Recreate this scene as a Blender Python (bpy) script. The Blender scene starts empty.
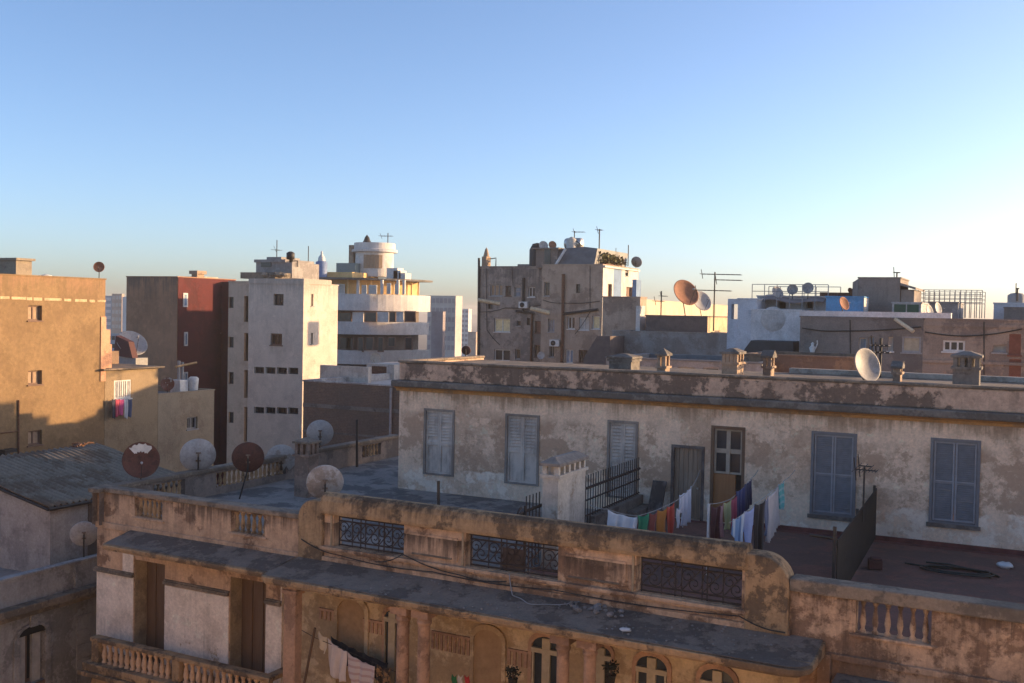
import bpy, math, random
from mathutils import Vector, Matrix
random.seed(7)
V = Vector
scn = bpy.context.scene
COL = scn.collection
PI = math.pi
# ---------------------------------------------------------------- camera (solved from the photograph's vanishing points)
FPX, CX, CY = 1050.0, 512.0, 341.5
def cray(x, y): return V(((x-CX)/FPX, (CY-y)/FPX, 1.0))
_Y = cray(1030, 322).normalized()
_X = -cray(-1617, 270); _X = (_X - _Y*_X.dot(_Y)).normalized()
_Z = _X.cross(_Y)
if _Z.y < 0: _Z = -_Z
RT = V((_X.x, _Y.x, _Z.x)); UP = V((_X.y, _Y.y, _Z.y)); FW = V((_X.z, _Y.z, _Z.z))
def ray(x, y):
    c = cray(x, y)
    return RT*c.x + UP*c.y + FW*c.z
def atY(x, y, Y): d = ray(x, y); return d*(Y/d.y)
def atX(x, y, X): d = ray(x, y); return d*(X/d.x)
def atZ(x, y, Z): d = ray(x, y); return d*(Z/d.z)
GROUND = -21.0
# ---------------------------------------------------------------- mesh builder
class MB:
    def __init__(s): s.v = []; s.f = []; s.sm = set()
    def add(s, vs, fs, smooth=False):
        b = len(s.v); s.v += [tuple(v) for v in vs]
        for f in fs:
            if smooth: s.sm.add(len(s.f))
            s.f.append(tuple(b+i for i in f))
    def quad(s, a, b, c, d): s.add([a, b, c, d], [(0, 1, 2, 3)])
    def prism(s, poly, vec):
        n = len(poly); vec = V(vec)
        vs = [V(p) for p in poly] + [V(p)+vec for p in poly]
        fs = [tuple(range(n-1, -1, -1)), tuple(range(n, 2*n))] + [(i, (i+1) % n, n+(i+1) % n, n+i) for i in range(n)]
        s.add(vs, fs)
    def box(s, o, a, b, c):
        o, a, b, c = V(o), V(a), V(b), V(c)
        s.prism([o, o+a, o+a+b, o+b], c)
    def cbox(s, c, sx, sy, sz, rz=0.0):
        ca, sa = math.cos(rz), math.sin(rz)
        a = V((ca*sx, sa*sx, 0)); b = V((-sa*sy, ca*sy, 0)); d = V((0, 0, sz))
        s.box(V(c)-a/2-b/2-d/2, a, b, d)
    def aabb(s, x0, x1, y0, y1, z0, z1): s.box((x0, y0, z0), (x1-x0, 0, 0), (0, y1-y0, 0), (0, 0, z1-z0))
    def tube(s, pts, r, n=6, r2=None):
        pts = [V(p) for p in pts]; m = len(pts); vs = []; prev = None
        for i, p in enumerate(pts):
            t = (pts[min(i+1, m-1)] - pts[max(i-1, 0)])
            t = t.normalized() if t.length > 1e-9 else V((0, 0, 1))
            if prev is None:
                a = t.cross(V((0, 0, 1)) if abs(t.z) < .9 else V((1, 0, 0))).normalized()
            else:
                a = (prev - t*prev.dot(t)).normalized()
            prev = a; b = t.cross(a)
            rr = r if r2 is None else r + (r2-r)*i/(m-1)
            vs += [p + (a*math.cos(2*PI*k/n) + b*math.sin(2*PI*k/n))*rr for k in range(n)]
        fs = [(i*n+k, i*n+(k+1) % n, (i+1)*n+(k+1) % n, (i+1)*n+k) for i in range(m-1) for k in range(n)]
        s.add(vs, fs, n > 4)
        s.add([vs[k] for k in range(n)], [tuple(range(n))]); s.add([vs[(m-1)*n+k] for k in range(n)], [tuple(range(n))])
    def lathe(s, o, axis, prof, n=16, smooth=True):
        o = V(o); ax = V(axis).normalized()
        a = ax.cross(V((0, 0, 1)) if abs(ax.z) < .9 else V((1, 0, 0))).normalized(); b = ax.cross(a)
        vs = []
        for r, h in prof: vs += [o + ax*h + (a*math.cos(2*PI*k/n) + b*math.sin(2*PI*k/n))*r for k in range(n)]
        fs = [(i*n+k, i*n+(k+1) % n, (i+1)*n+(k+1) % n, (i+1)*n+k) for i in range(len(prof)-1) for k in range(n)]
        s.add(vs, fs, smooth)
        for i in (0, len(prof)-1):
            if prof[i][0] > 1e-4: s.add([vs[i*n+k] for k in range(n)], [tuple(range(n))])
    def rock(s, c, r, seed):
        rnd = random.Random(seed); c = V(c); vs = []; N, M = 6, 4
        for i in range(M+1):
            th = PI*i/M
            for k in range(N):
                q = r*(.7+.5*rnd.random()); ph = 2*PI*k/N
                vs.append(c + V((q*math.sin(th)*math.cos(ph), q*math.sin(th)*math.sin(ph), q*.65*math.cos(th))))
        s.add(vs, [(i*N+k, i*N+(k+1) % N, (i+1)*N+(k+1) % N, (i+1)*N+k) for i in range(M) for k in range(N)])
ROOTS = []
def _mesh(name, mb, mat):
    me = bpy.data.meshes.new(name); me.from_pydata(mb.v, [], mb.f); me.update()
    if mb.sm:
        fl = [i in mb.sm for i in range(len(mb.f))]; me.polygons.foreach_set('use_smooth', fl)
    if mat: me.materials.append(mat)
    o = bpy.data.objects.new(name, me); COL.objects.link(o); return o
def thing(name, label, cat, group=None):
    o = bpy.data.objects.new(name, None); o.empty_display_size = .2; COL.objects.link(o)
    o['label'] = label; o['category'] = cat
    if group: o['group'] = group
    ROOTS.append(o); return o
def part(par, name, mb, mat, label=None, bev=0, solid=0):
    o = _mesh(name, mb, mat); o.parent = par
    if label: o['label'] = label
    if bev: _bev(o, bev)
    if solid:
        m = o.modifiers.new('thick', 'SOLIDIFY'); m.thickness = solid; m.offset = 0
    return o
def solo(name, label, cat, mb, mat, group=None, bev=0, solid=0):
    o = _mesh(name, mb, mat); o['label'] = label; o['category'] = cat
    if group: o['group'] = group
    if bev: _bev(o, bev)
    if solid:
        m = o.modifiers.new('thick', 'SOLIDIFY'); m.thickness = solid; m.offset = 0
    ROOTS.append(o); return o
def _bev(o, w):
    m = o.modifiers.new('bevel', 'BEVEL'); m.width = w; m.segments = 2; m.limit_method = 'ANGLE'; m.angle_limit = .6
def struct(name, mb, mat, kind='structure'):
    o = _mesh(name, mb, mat); o['kind'] = kind; return o
def finalize():
    for r in ROOTS:
        pts = []
        def coll(o):
            if o.type == 'MESH': pts.extend(v.co for v in o.data.vertices)
            for c in o.children: coll(c)
        coll(r)
        if not pts: continue
        lo = [min(p[i] for p in pts) for i in range(3)]; hi = [max(p[i] for p in pts) for i in range(3)]
        loc = V(((lo[0]+hi[0])/2, (lo[1]+hi[1])/2, lo[2]))
        if r.type == 'MESH': r.data.transform(Matrix.Translation(-loc))
        r.location = loc
        for c in r.children: c.matrix_parent_inverse = Matrix.Translation(-loc)
# ---------------------------------------------------------------- vertical wall planes
class W:
    """a vertical plane through two ground points; u runs from A to B, off is measured towards the viewer's side"""
    def __init__(s, A, B, side=None):
        s.A = V((A[0], A[1], 0)); d = V((B[0]-A[0], B[1]-A[1], 0)); s.L = d.length; s.u = d/s.L
        s.n = V((s.u.y, -s.u.x, 0))
        if side is None:
            if s.n.dot(-s.A) < 0: s.n = -s.n
        elif s.n.dot(V((side[0], side[1], 0))) < 0: s.n = -s.n
    def hit(s, x, y, off=0):
        d = ray(x, y); return d*((s.A.dot(s.n)+off)/d.dot(s.n))
    def uz(s, x, y, off=0):
        p = s.hit(x, y, off); return ((p-s.A).dot(s.u), p.z)
    def P(s, u, z, off=0): return s.A + s.u*u + s.n*off + V((0, 0, z))
    def rect(s, x0, x1, y0, y1, off=0):
        xm, ym = (x0+x1)/2, (y0+y1)/2
        return (s.uz(x0, ym, off)[0], s.uz(x1, ym, off)[0], s.uz(xm, y1, off)[1], s.uz(xm, y0, off)[1])
    def box(s, mb, u0, u1, z0, z1, o0, o1):
        a = s.P(u0, z0, o0); mb.box(a, s.P(u1, z0, o0)-a, s.P(u0, z1, o0)-a, s.n*(o1-o0))
    def pbox(s, mb, x0, x1, y0, y1, o0, o1):
        u0, u1, z0, z1 = s.rect(x0, x1, y0, y1, o1); s.box(mb, u0, u1, z0, z1, o0, o1)
    def pprism(s, mb, px, o0, o1):
        mb.prism([s.hit(x, y, o1) for x, y in px], s.n*(o0-o1))
    def wall(s, mb, u0, u1, z0, z1, holes=(), rev=.2, off=0, shear=0.0):
        """one wall face with real rectangular openings and their reveals"""
        us = sorted({u0, u1, *[min(max(h[i], u0), u1) for h in holes for i in (0, 1)]})
        zs = sorted({z0, z1, *[min(max(h[i], z0), z1) for h in holes for i in (2, 3)]})
        for i in range(len(us)-1):
            for j in range(len(zs)-1):
                um, zm = (us[i]+us[i+1])/2, (zs[j]+zs[j+1])/2
                if any(h[0] < um < h[1] and h[2] < zm < h[3] for h in holes): continue
                mb.quad(s.P(us[i], zs[j], off), s.P(us[i+1], zs[j], off), s.P(us[i+1], zs[j+1], off), s.P(us[i], zs[j+1], off))
        for a, b, c, d in holes:
            q = [(a, c), (b, c), (b, d), (a, d)]
            for k in range(4):
                p, r = q[k], q[(k+1) % 4]
                mb.quad(s.P(p[0], p[1], off), s.P(r[0], r[1], off), s.P(r[0], r[1], off-rev), s.P(p[0], p[1], off-rev))
# ---------------------------------------------------------------- materials
def nm(name):
    m = bpy.data.materials.new(name); m.use_nodes = True; nt = m.node_tree; nt.nodes.clear()
    out = nt.nodes.new('ShaderNodeOutputMaterial'); b = nt.nodes.new('ShaderNodeBsdfPrincipled')
    nt.links.new(b.outputs[0], out.inputs[0]); return m, nt, b
class NT:
    def __init__(s, nt): s.nt = nt; s.pos = None
    def n(s, t, **k):
        x = s.nt.nodes.new(t)
        for a, b in k.items(): setattr(x, a, b)
        return x
    def l(s, a, b): s.nt.links.new(a, b)
    def P(s):
        if s.pos is None: s.pos = s.n('ShaderNodeNewGeometry').outputs['Position']
        return s.pos
    def noise(s, scale, vec=None, detail=5, rough=.6, stretch=None):
        v = vec or s.P()
        if stretch:
            mp = s.n('ShaderNodeVectorMath', operation='MULTIPLY'); mp.inputs[1].default_value = stretch; s.l(v, mp.inputs[0]); v = mp.outputs[0]
        t = s.n('ShaderNodeTexNoise'); t.inputs['Scale'].default_value = scale; t.inputs['Detail'].default_value = detail
        t.inputs['Roughness'].default_value = rough; s.l(v, t.inputs['Vector']); return t.outputs['Fac']
    def ramp(s, fac, a, b):
        r = s.n('ShaderNodeMapRange'); r.inputs[1].default_value = a; r.inputs[2].default_value = b; s.l(fac, r.inputs[0]); return r.outputs[0]
    def mix(s, fac, a, b, mode='MIX'):
        m = s.n('ShaderNodeMix', data_type='RGBA', blend_type=mode)
        for sock, val in ((m.inputs[0], fac), (m.inputs[6], a), (m.inputs[7], b)):
            if hasattr(val, 'is_output'): s.l(val, sock)
            elif isinstance(val, (int, float)): sock.default_value = val
            else: sock.default_value = (*val, 1)
        return m.outputs[2]
    def math(s, op, a, b=0.0, clamp=False):
        m = s.n('ShaderNodeMath', operation=op); m.use_clamp = clamp
        for i, val in ((0, a), (1, b)):
            if hasattr(val, 'is_output'): s.l(val, m.inputs[i])
            else: m.inputs[i].default_value = val
        return m.outputs[0]
    def sep(s): 
        x = s.n('ShaderNodeSeparateXYZ'); s.l(s.P(), x.inputs[0]); return x.outputs
    def bump(s, b, h, dist=.02, st=.6):
        k = s.n('ShaderNodeBump'); k.inputs['Strength'].default_value = st; k.inputs['Distance'].default_value = dist
        s.l(h, k.inputs['Height']); s.l(k.outputs[0], b.inputs['Normal'])
_mc = {}
def flat(name, c, rough=.8, metal=0.0, var=.18, vs=6.0):
    if name in _mc: return _mc[name]
    m, nt, b = nm(name); t = NT(nt)
    f = t.noise(vs)
    col = t.mix(t.ramp(f, .3, .7), tuple(x*(1-var) for x in c), tuple(min(1, x*(1+var)) for x in c))
    t.l(col, b.inputs['Base Color']); b.inputs['Roughness'].default_value = rough; b.inputs['Metallic'].default_value = metal
    _mc[name] = m; return m
def plaster(name, c, c2=None, amt=.5, scale=.8, stain=(.12, .10, .085), streak=.45, rough=.92, bump=.5, fine=14.0, soft=.045, drips=()):
    """old painted render: peeled patches of c2, rain streaks, blotches and grain"""
    if name in _mc: return _mc[name]
    m, nt, b = nm(name); t = NT(nt)
    c2 = c2 or tuple(x*.7 for x in c)
    big = t.noise(scale, detail=11, rough=.72)
    big = t.math('ADD', big, t.math('MULTIPLY', t.math('SUBTRACT', t.noise(scale*.27, detail=3), .5), .45))
    th = .62 - .24*amt
    patch = t.ramp(big, th, th+soft)
    col = t.mix(patch, c, c2)
    lite = t.ramp(t.noise(scale*3.3, detail=10, rough=.74), .56, .62)
    col = t.mix(t.math('MULTIPLY', lite, .45), col, tuple(min(.85, x*1.28) for x in c))
    blot = t.ramp(t.noise(scale*2.1, detail=9, rough=.72), .45, .72)
    col = t.mix(t.math('MULTIPLY', blot, .5), col, tuple(x*.55 for x in c2))
    st = t.ramp(t.noise(3.6, detail=8, rough=.7, stretch=(1, 1, .09)), .48, .72)
    st = t.math('MULTIPLY', t.math('MULTIPLY', st, streak), t.ramp(t.noise(scale*1.3, detail=4), .38, .6))
    col = t.mix(st, col, stain)
    for zt, ln in drips:
        z = t.sep()[2]
        dz = t.math('MULTIPLY', t.ramp(z, zt-ln, zt), t.math('LESS_THAN', z, zt+.01))
        dn = t.ramp(t.math('ADD', t.math('ADD', t.noise(6.0, detail=7, rough=.72, stretch=(1, 1, .05)), t.math('MULTIPLY', dz, .26)), t.math('MULTIPLY', t.math('SUBTRACT', t.noise(.8, detail=3), .5), .7)), .60, .80)
        col = t.mix(t.math('MULTIPLY', t.math('MULTIPLY', dn, t.math('POWER', dz, .6)), .85), col, stain)
    pit = t.ramp(t.noise(scale*11, detail=8, rough=.75), .62, .70)
    col = t.mix(t.math('MULTIPLY', pit, .35), col, stain)
    g = t.noise(fine, detail=8, rough=.75)
    col = t.mix(1.0, col, t.mix(t.ramp(g, .3, .7), (.76, .76, .76), (1.16, 1.16, 1.16)), 'MULTIPLY')
    t.l(col, b.inputs['Base Color']); b.inputs['Roughness'].default_value = rough
    h = t.math('ADD', t.math('MULTIPLY', patch, -.5), t.math('MULTIPLY', g, .6))
    t.bump(b, h, .03, bump)
    _mc[name] = m; return m
def banded(name, base, bands, c2, amt=.5, scale=.9, **k):
    """plaster whose paint changes at given heights with a ragged edge; bands = [(z, colour)] from the top down"""
    m = plaster(name, base, c2, amt, scale, **k)
    nt = m.node_tree; t = NT(nt)
    b = [x for x in nt.nodes if x.type == 'BSDF_PRINCIPLED'][0]
    src = b.inputs['Base Color'].links[0].from_socket
    z = t.sep()[2]; wob = t.noise(1.3, detail=8, rough=.7)
    zz = t.math('ADD', t.math('ADD', z, t.math('MULTIPLY', t.math('SUBTRACT', wob, .5), .7)), t.math('MULTIPLY', t.math('SUBTRACT', t.noise(.35, detail=2), .5), .9))
    col = src
    for zc, c, w in bands:
        f = t.ramp(zz, zc, zc-w)
        pat = t.ramp(t.noise(1.05, detail=12, rough=.76), .49, .54)
        f2 = t.math('MULTIPLY', f, t.math('ADD', t.math('MULTIPLY', pat, .88), .10))
        col = t.mix(f2, col, c)
    g = t.noise(11, detail=6, rough=.7)
    col = t.mix(1.0, col, t.mix(t.ramp(g, .25, .75), (.84, .84, .84), (1.08, 1.08, 1.08)), 'MULTIPLY')
    t.l(col, b.inputs['Base Color']); return m
def brick(name, c1, c2, mortar, scale=3.2, along='x', bw=.5, rh=.22):
    if name in _mc: return _mc[name]
    m, nt, b = nm(name); t = NT(nt); xyz = t.sep()
    cb = t.n('ShaderNodeCombineXYZ'); t.l(xyz[0 if along == 'x' else 1], cb.inputs[0]); t.l(xyz[2], cb.inputs[1])
    br = t.n('ShaderNodeTexBrick'); t.l(cb.outputs[0], br.inputs['Vector']); br.inputs['Scale'].default_value = scale
    br.inputs['Color1'].default_value = (*c1, 1); br.inputs['Color2'].default_value = (*c2, 1); br.inputs['Mortar'].default_value = (*mortar, 1)
    br.inputs['Mortar Size'].default_value = .018; br.inputs['Brick Width'].default_value = bw; br.inputs['Row Height'].default_value = rh
    bl = t.ramp(t.noise(.55, detail=8, rough=.7), .42, .58)
    col = t.mix(t.math('MULTIPLY', bl, .6), br.outputs[0], tuple(x*.6 for x in mortar))
    g = t.noise(9, detail=6)
    col = t.mix(1.0, col, t.mix(t.ramp(g, .25, .75), (.75, .75, .75), (1.15, 1.15, 1.15)), 'MULTIPLY')
    t.l(col, b.inputs['Base Color']); b.inputs['Roughness'].default_value = .95
    t.bump(b, t.math('ADD', t.math('MULTIPLY', br.outputs['Fac'], -1.0), g), .02, .5)
    _mc[name] = m; return m
def wood(name, c, c2, grey=(.30, .28, .26), amt=.4):
    if name in _mc: return _mc[name]
    m, nt, b = nm(name); t = NT(nt)
    f = t.ramp(t.noise(7, detail=7, rough=.7, stretch=(2.2, 2.2, .1)), .3, .7)
    col = t.mix(f, c, c2)
    col = t.mix(t.math('MULTIPLY', t.ramp(t.noise(1.7, detail=8, rough=.72, stretch=(1, 1, .5)), .45, .6), amt), col, grey)
    t.l(col, b.inputs['Base Color']); b.inputs['Roughness'].default_value = .75; t.bump(b, f, .006, .5)
    _mc[name] = m; return m
def glass(name, c=(.02, .025, .03), rough=.12):
    if name in _mc: return _mc[name]
    m, nt, b = nm(name); t = NT(nt)
    col = t.mix(t.ramp(t.noise(1.2), .35, .65), c, tuple(x*2.2 for x in c)); t.l(col, b.inputs['Base Color'])
    b.inputs['Roughness'].default_value = rough; b.inputs['Specular IOR Level'].default_value = .5
    _mc[name] = m; return m
def cloth(name, c, c2=None, stripes=0, axis='z'):
    if name in _mc: return _mc[name]
    m, nt, b = nm(name); t = NT(nt); c2 = c2 or tuple(x*.85 for x in c)
    if stripes:
        s = t.sep()[2 if axis == 'z' else 0]
        f = t.ramp(t.math('SINE', t.math('MULTIPLY', s, stripes)), .3, .5)
    else: f = t.ramp(t.noise(5), .35, .65)
    t.l(t.mix(f, c, c2), b.inputs['Base Color']); b.inputs['Roughness'].default_value = .95
    b.inputs['Sheen Weight'].default_value = .15
    _mc[name] = m; return m
SUN_E, SUN_C, SKY_S, EXPO, HAZE = 3.1, (1.0, .66, .34), .13, 1.52, .0004
# ---------------------------------------------------------------- material palette
M_front = plaster('front_render', (.60, .385, .235), (.27, .155, .09), .42, .7, stain=(.055, .036, .025), streak=.8, bump=.8, drips=((-4.92, .7),))
M_band = plaster('band_render', (.42, .265, .135), (.17, .11, .062), .52, 1.3, stain=(.04, .03, .022), streak=.9, bump=.8, drips=((-4.24, .5),))
M_cap = plaster('weathered_cap', (.27, .205, .145), (.15, .12, .09), .6, 1.2, streak=.3, bump=.6)
M_felt = plaster('canopy_felt', (.25, .19, .145), (.13, .10, .08), .55, 1.3, stain=(.12, .105, .09), streak=.25, bump=.8, fine=22)
M_white = plaster('bay_white', (.78, .66, .54), (.46, .31, .19), .08, .9, streak=.5)
M_loggia = plaster('loggia_ochre', (.58, .43, .26), (.40, .275, .15), .4, .8, streak=.35)
M_jamb = plaster('jamb_tan', (.42, .31, .19), (.30, .22, .14), .4, 1.0, streak=.4)
M_column = plaster('column_render', (.46, .27, .165), (.29, .165, .10), .45, 1.2, streak=.5)
M_shutbrown = wood('brown_shutter', (.16, .09, .05), (.10, .055, .03), (.18, .12, .08), .3)
M_pent = banded('penthouse_render', (.88, .65, .46), [(-3.0, (.49, .325, .215), .3), (-4.78, (.86, .72, .57), .06)], (.70, .49, .335), .42, .8, streak=.35, bump=.7, stain=(.34, .23, .145), drips=((-2.54, .6),))
M_pentpar = plaster('penthouse_parapet', (.60, .405, .285), (.19, .13, .095), .55, 1.15, stain=(.08, .065, .055), streak=.6, bump=.8)
M_ledge = plaster('ledge_grey', (.20, .175, .15), (.12, .105, .09), .5, 1.4, streak=.4)
M_ochre = plaster('ochre_cove', (.55, .29, .10), (.36, .21, .10), .45, 1.0, streak=.35)
M_shutgrey = wood('grey_shutter', (.46, .41, .355), (.27, .235, .205), (.58, .52, .45), .8)
M_shutblue = flat('blue_grey_shutter', (.185, .19, .205), .6, var=.14)
M_frameblue = flat('blue_grey_frame', (.15, .153, .163), .6, var=.12)
M_dark = flat('dark_metal', (.035, .032, .03), .6, .3)
M_rust = flat('rusty_metal', (.14, .065, .035), .85, 0, .5, 9)
M_void = flat('dark_interior', (.012, .011, .011), .9)
M_door = wood('old_door', (.30, .215, .145), (.14, .10, .07), (.30, .25, .20), .5)
M_orangewood = wood('orange_board', (.36, .16, .06), (.26, .11, .04), (.3, .16, .08), .2)
M_glass = glass('window_glass')
M_terr = plaster('terrace_floor', (.21, .095, .07), (.155, .085, .066), .5, .5, stain=(.04, .035, .035), streak=.1, fine=18)
M_roofgrey = plaster('roof_membrane', (.28, .25, .22), (.115, .108, .10), .55, .6, stain=(.25, .25, .25), streak=.25, fine=18)
M_skirt = flat('red_skirting', (.14, .042, .036), .85, 0, .4, 4)
M_grille = flat('grille_iron', (.040, .026, .021), .8, .1)
M_sheet = flat('rusty_sheet', (.07, .048, .042), .9, 0, .45, 3)
M_chimwhite = plaster('chimney_white', (.56, .50, .42), (.38, .30, .22), .3, 1.0, streak=.55)
M_chimtan = plaster('chimney_tan', (.34, .23, .17), (.22, .15, .11), .5, 1.2, streak=.5)
M_slate = flat('chimney_slab', (.20, .175, .15), .85, 0, .35, 5)
# ---------------------------------------------------------------- the foreground building (plane F is its street front)
F = W((-21.85, 19.87), (12.0, 18.83))
E = F.L
AB = thing('apartment_building', 'old ochre apartment house filling the foreground with roof terrace, canopy and peeling roof storey', 'building')
def fpoly(mb, poly, o0, o1):            # polygon given in (u, z) on the front plane, extruded between two offsets
    mb.prism([F.P(u, z, o1) for u, z in poly], F.n*(o0-o1))
ZC = -6.06                               # canopy underside
# main body walls of the street front
m = MB()
F.wall(m, 0, 6.27, GROUND, -5.78, [(1.39, 2.46, -9.6, -6.55), (4.64, 5.76, -9.6, -6.55)], .42)
F.wall(m, 18.3, E, GROUND, -6.02, [(21.2+i*3.2, 22.4+i*3.2, -10.2, -7.6) for i in range(4)], .3)
F.wall(m, 6.27, 18.3, GROUND, -9.5)
m.quad(F.P(0, GROUND), F.P(0, -5.78), V((-21.9, 34, -5.78)), V((-21.9, 34, GROUND)))
m.quad(F.P(E, GROUND), F.P(E, -6.02), V((12, 36, -6.02)), V((12, 36, GROUND)))
m.quad(V((12, 36, GROUND)), V((12, 36, -5.7)), V((-21.9, 34, -5.7)), V((-21.9, 34, GROUND)))
part(AB, 'facade_wall', m, M_front)
# shutters deep inside the two tall openings of the bay
for a, b in ((1.39, 2.46), (4.64, 5.76)):
    m = MB(); F.box(m, a, b, -9.6, -6.55, -.50, -.42)
    for k in range(3): F.box(m, a+.12+k*(b-a-.1)/3, a+.02+(k+1)*(b-a-.1)/3, -9.5, -6.62, -.419, -.39)
    part(AB, 'tall_shutter', m, M_shutbrown)
# white panels of the bay and their mouldings
for a, b, zt in ((0.02, 1.37, -7.02), (2.48, 4.62, -7.06), (5.78, 6.24, -7.06)):
    m = MB(); F.box(m, a, b, -9.5, zt, 0, .025); part(AB, 'white_panel', m, M_white, bev=.006)
m = MB(); F.box(m, .98, 1.37, -6.9, -6.35, 0, .025); part(AB, 'white_panel', m, M_white)
for a, b in ((-.03, 1.38), (2.47, 4.63), (5.77, 6.26)):
    m = MB(); F.box(m, a, b, -7.02, -6.95, .027, .09); F.box(m, a, b, -6.9501, -6.91, .002, .05); part(AB, 'lintel_moulding', m, M_cap)
for a in (1.39, 4.64):
    m = MB(); F.box(m, a+.004, a+.012, -9.5, -6.56, -.40, -.01); part(AB, 'jamb_facing', m, M_jamb)
# pilaster that closes the bay
ua, ub = F.uz(283, 630, 1.22)[0], F.uz(295, 630, 1.22)[0]; m = MB(); F.box(m, ua, ub, -9.5, ZC, .98, 1.22); F.box(m, ua-.04, ub+.04, -6.30, -6.2, .94, 1.26); part(AB, 'corner_pier', m, M_column, bev=.02)
m = MB(); F.box(m, 6.23, 6.268, -9.5, ZC, -.26, .02); part(AB, 'bay_return', m, M_white)
# balcony of the bay with its balusters
m = MB()
F.box(m, .72, 6.55, -8.56, -8.45, .55, .82); F.box(m, 6.33, 6.6, -8.561, -8.449, .0, .82)
part(AB, 'balcony_rail', m, M_band, bev=.025)
m = MB(); F.box(m, .6, 6.62, -9.28, -9.08, 0, .95); F.box(m, .5, 6.7, -9.40, -9.281, 0, 1.02); F.box(m, .75, 6.5, -9.7, -9.41, 0, .8); F.box(m, .75, 1.0, -9.08, -8.56, .58, .8); F.box(m, 3.55, 3.78, -9.08, -8.56, .58, .8); F.box(m, 6.3, 6.52, -9.08, -8.56, .58, .8)
part(AB, 'balcony_slab', m, M_band, bev=.02)
def baluster_profile(h, r): return [(r*.95, 0), (r*.95, h*.08), (r*.55, h*.12), (r*1.0, h*.34), (r*.85, h*.48), (r*.45, h*.78), (r*.8, h*.86), (r*.9, h*.90), (r*.9, h)]
for k in range(26):
    u = 1.12+k*.2
    if abs(u-3.66) < .2: continue
    m = MB(); m.lathe(F.P(u, -9.08, .69), (0, 0, 1), baluster_profile(.52, .075), 10); part(AB, 'baluster', m, M_front)
# parapet, left wing
def opening_wall(u0, u1, z0, z1, holes, name, mat, th=.26):
    mb = MB(); F.wall(mb, u0, u1, z0, z1, holes, th); F.wall(mb, u0, u1, z0, z1, holes, 0, -th); part(AB, name, mb, mat)
opening_wall(0, 6.77, -5.779, -4.92, [(1.38, 2.35, -5.44, -4.96), (4.64, 5.70, -5.46, -4.96)], 'parapet', M_front)
m = MB(); F.box(m, -.08, 6.77, -4.92, -4.79, -.34, .07); part(AB, 'parapet_cap', m, M_cap, bev=.03)
m = MB(); F.box(m, -.02, 6.76, -5.86, -5.70, .002, .06); F.box(m, 1.3, 2.43, -5.50, -5.45, .002, .04); F.box(m, 4.56, 5.78, -5.52, -5.47, .002, .04); part(AB, 'base_moulding', m, M_front, bev=.015)
for a, b, z0 in ((1.38, 2.35, -5.44), (4.64, 5.70, -5.46)):
    for k in range(6):
        u = a+(k+.5)*(b-a)/6; m = MB(); m.lathe(F.P(u, z0, -.13), (0, 0, 1), baluster_profile(.49, .066), 10); part(AB, 'baluster', m, M_band)
# rounded end pillars of the raised parapet
def pillar(u0, u1, zt, left):
    r = .55 if not left else .42
    pts = [(u0, -5.8), (u1, -5.8)]
    arc = [(r*(1-math.cos(t)), r*math.sin(t)) for t in [i*PI/2/8 for i in range(9)]]
    if left: poly = [(u1, -5.8), (u1, zt)] + [(u0+a, zt-r+b) for a, b in reversed(arc)] + [(u0, -5.8)]
    else: poly = [(u0, -5.8), (u0, zt)] + [(u1-a, zt-r+b) for a, b in reversed(arc)] + [(u1, -5.8)]
    mb = MB(); fpoly(mb, poly, -.42, .09); part(AB, 'parapet_pillar', mb, M_band, bev=.03)
pillar(6.77, 7.47, -4.42, True); pillar(17.27, 18.09, -4.38, False)
# raised centre with three iron grilles
GR = ((7.74, 9.66), (11.23, 13.41), (15.10, 17.20))
opening_wall(7.47, 17.27, -5.779, -4.70, [(a, b, -5.43, -4.70) for a, b in GR], 'raised_parapet', M_front, .3)
m = MB()
prof = [(-.36, -4.70), (.10, -4.70), (.12, -4.62), (.10, -4.40), (.05, -4.29), (-.03, -4.235), (-.14, -4.22), (-.26, -4.25), (-.36, -4.34)]
m.prism([F.P(7.42, z, o) for o, z in prof], F.u*9.87)
part(AB, 'raised_coping', m, M_band, bev=.01)
m = MB(); F.box(m, 7.4, 17.3, -5.52, -5.44, .002, .11); F.box(m, 7.4, 17.3, -5.56, -5.522, .002, .07); F.box(m, 7.4, 18.12, -5.86, -5.68, .002, .075)
part(AB, 'sill_moulding', m, M_front, bev=.015)
for a, b in ((9.70, 11.17), (13.46, 15.02)):
    m = MB(); F.box(m, a+.12, b-.12, -5.36, -4.86, .002, .03); part(AB, 'parapet_panel', m, M_front, bev=.015)
    m = MB(); F.box(m, a+.2, b-.25, -5.33, -5.29, .032, .06); part(AB, 'panel_moulding', m, M_cap, bev=.01)
for a in (7.66, 11.15, 15.02):
    m = MB(); F.box(m, a, a+.045, -5.43, -4.71, .002, .03); part(AB, 'opening_jamb', m, M_jamb)
def spiral(c, r, turns, sgn, start, n=22):
    return [(c[0]+sgn*r*(1-.82*t/(n-1))*math.cos(start+turns*2*PI*t/(n-1)), c[1]+r*(1-.82*t/(n-1))*math.sin(start+turns*2*PI*t/(n-1))) for t in range(n)]
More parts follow.
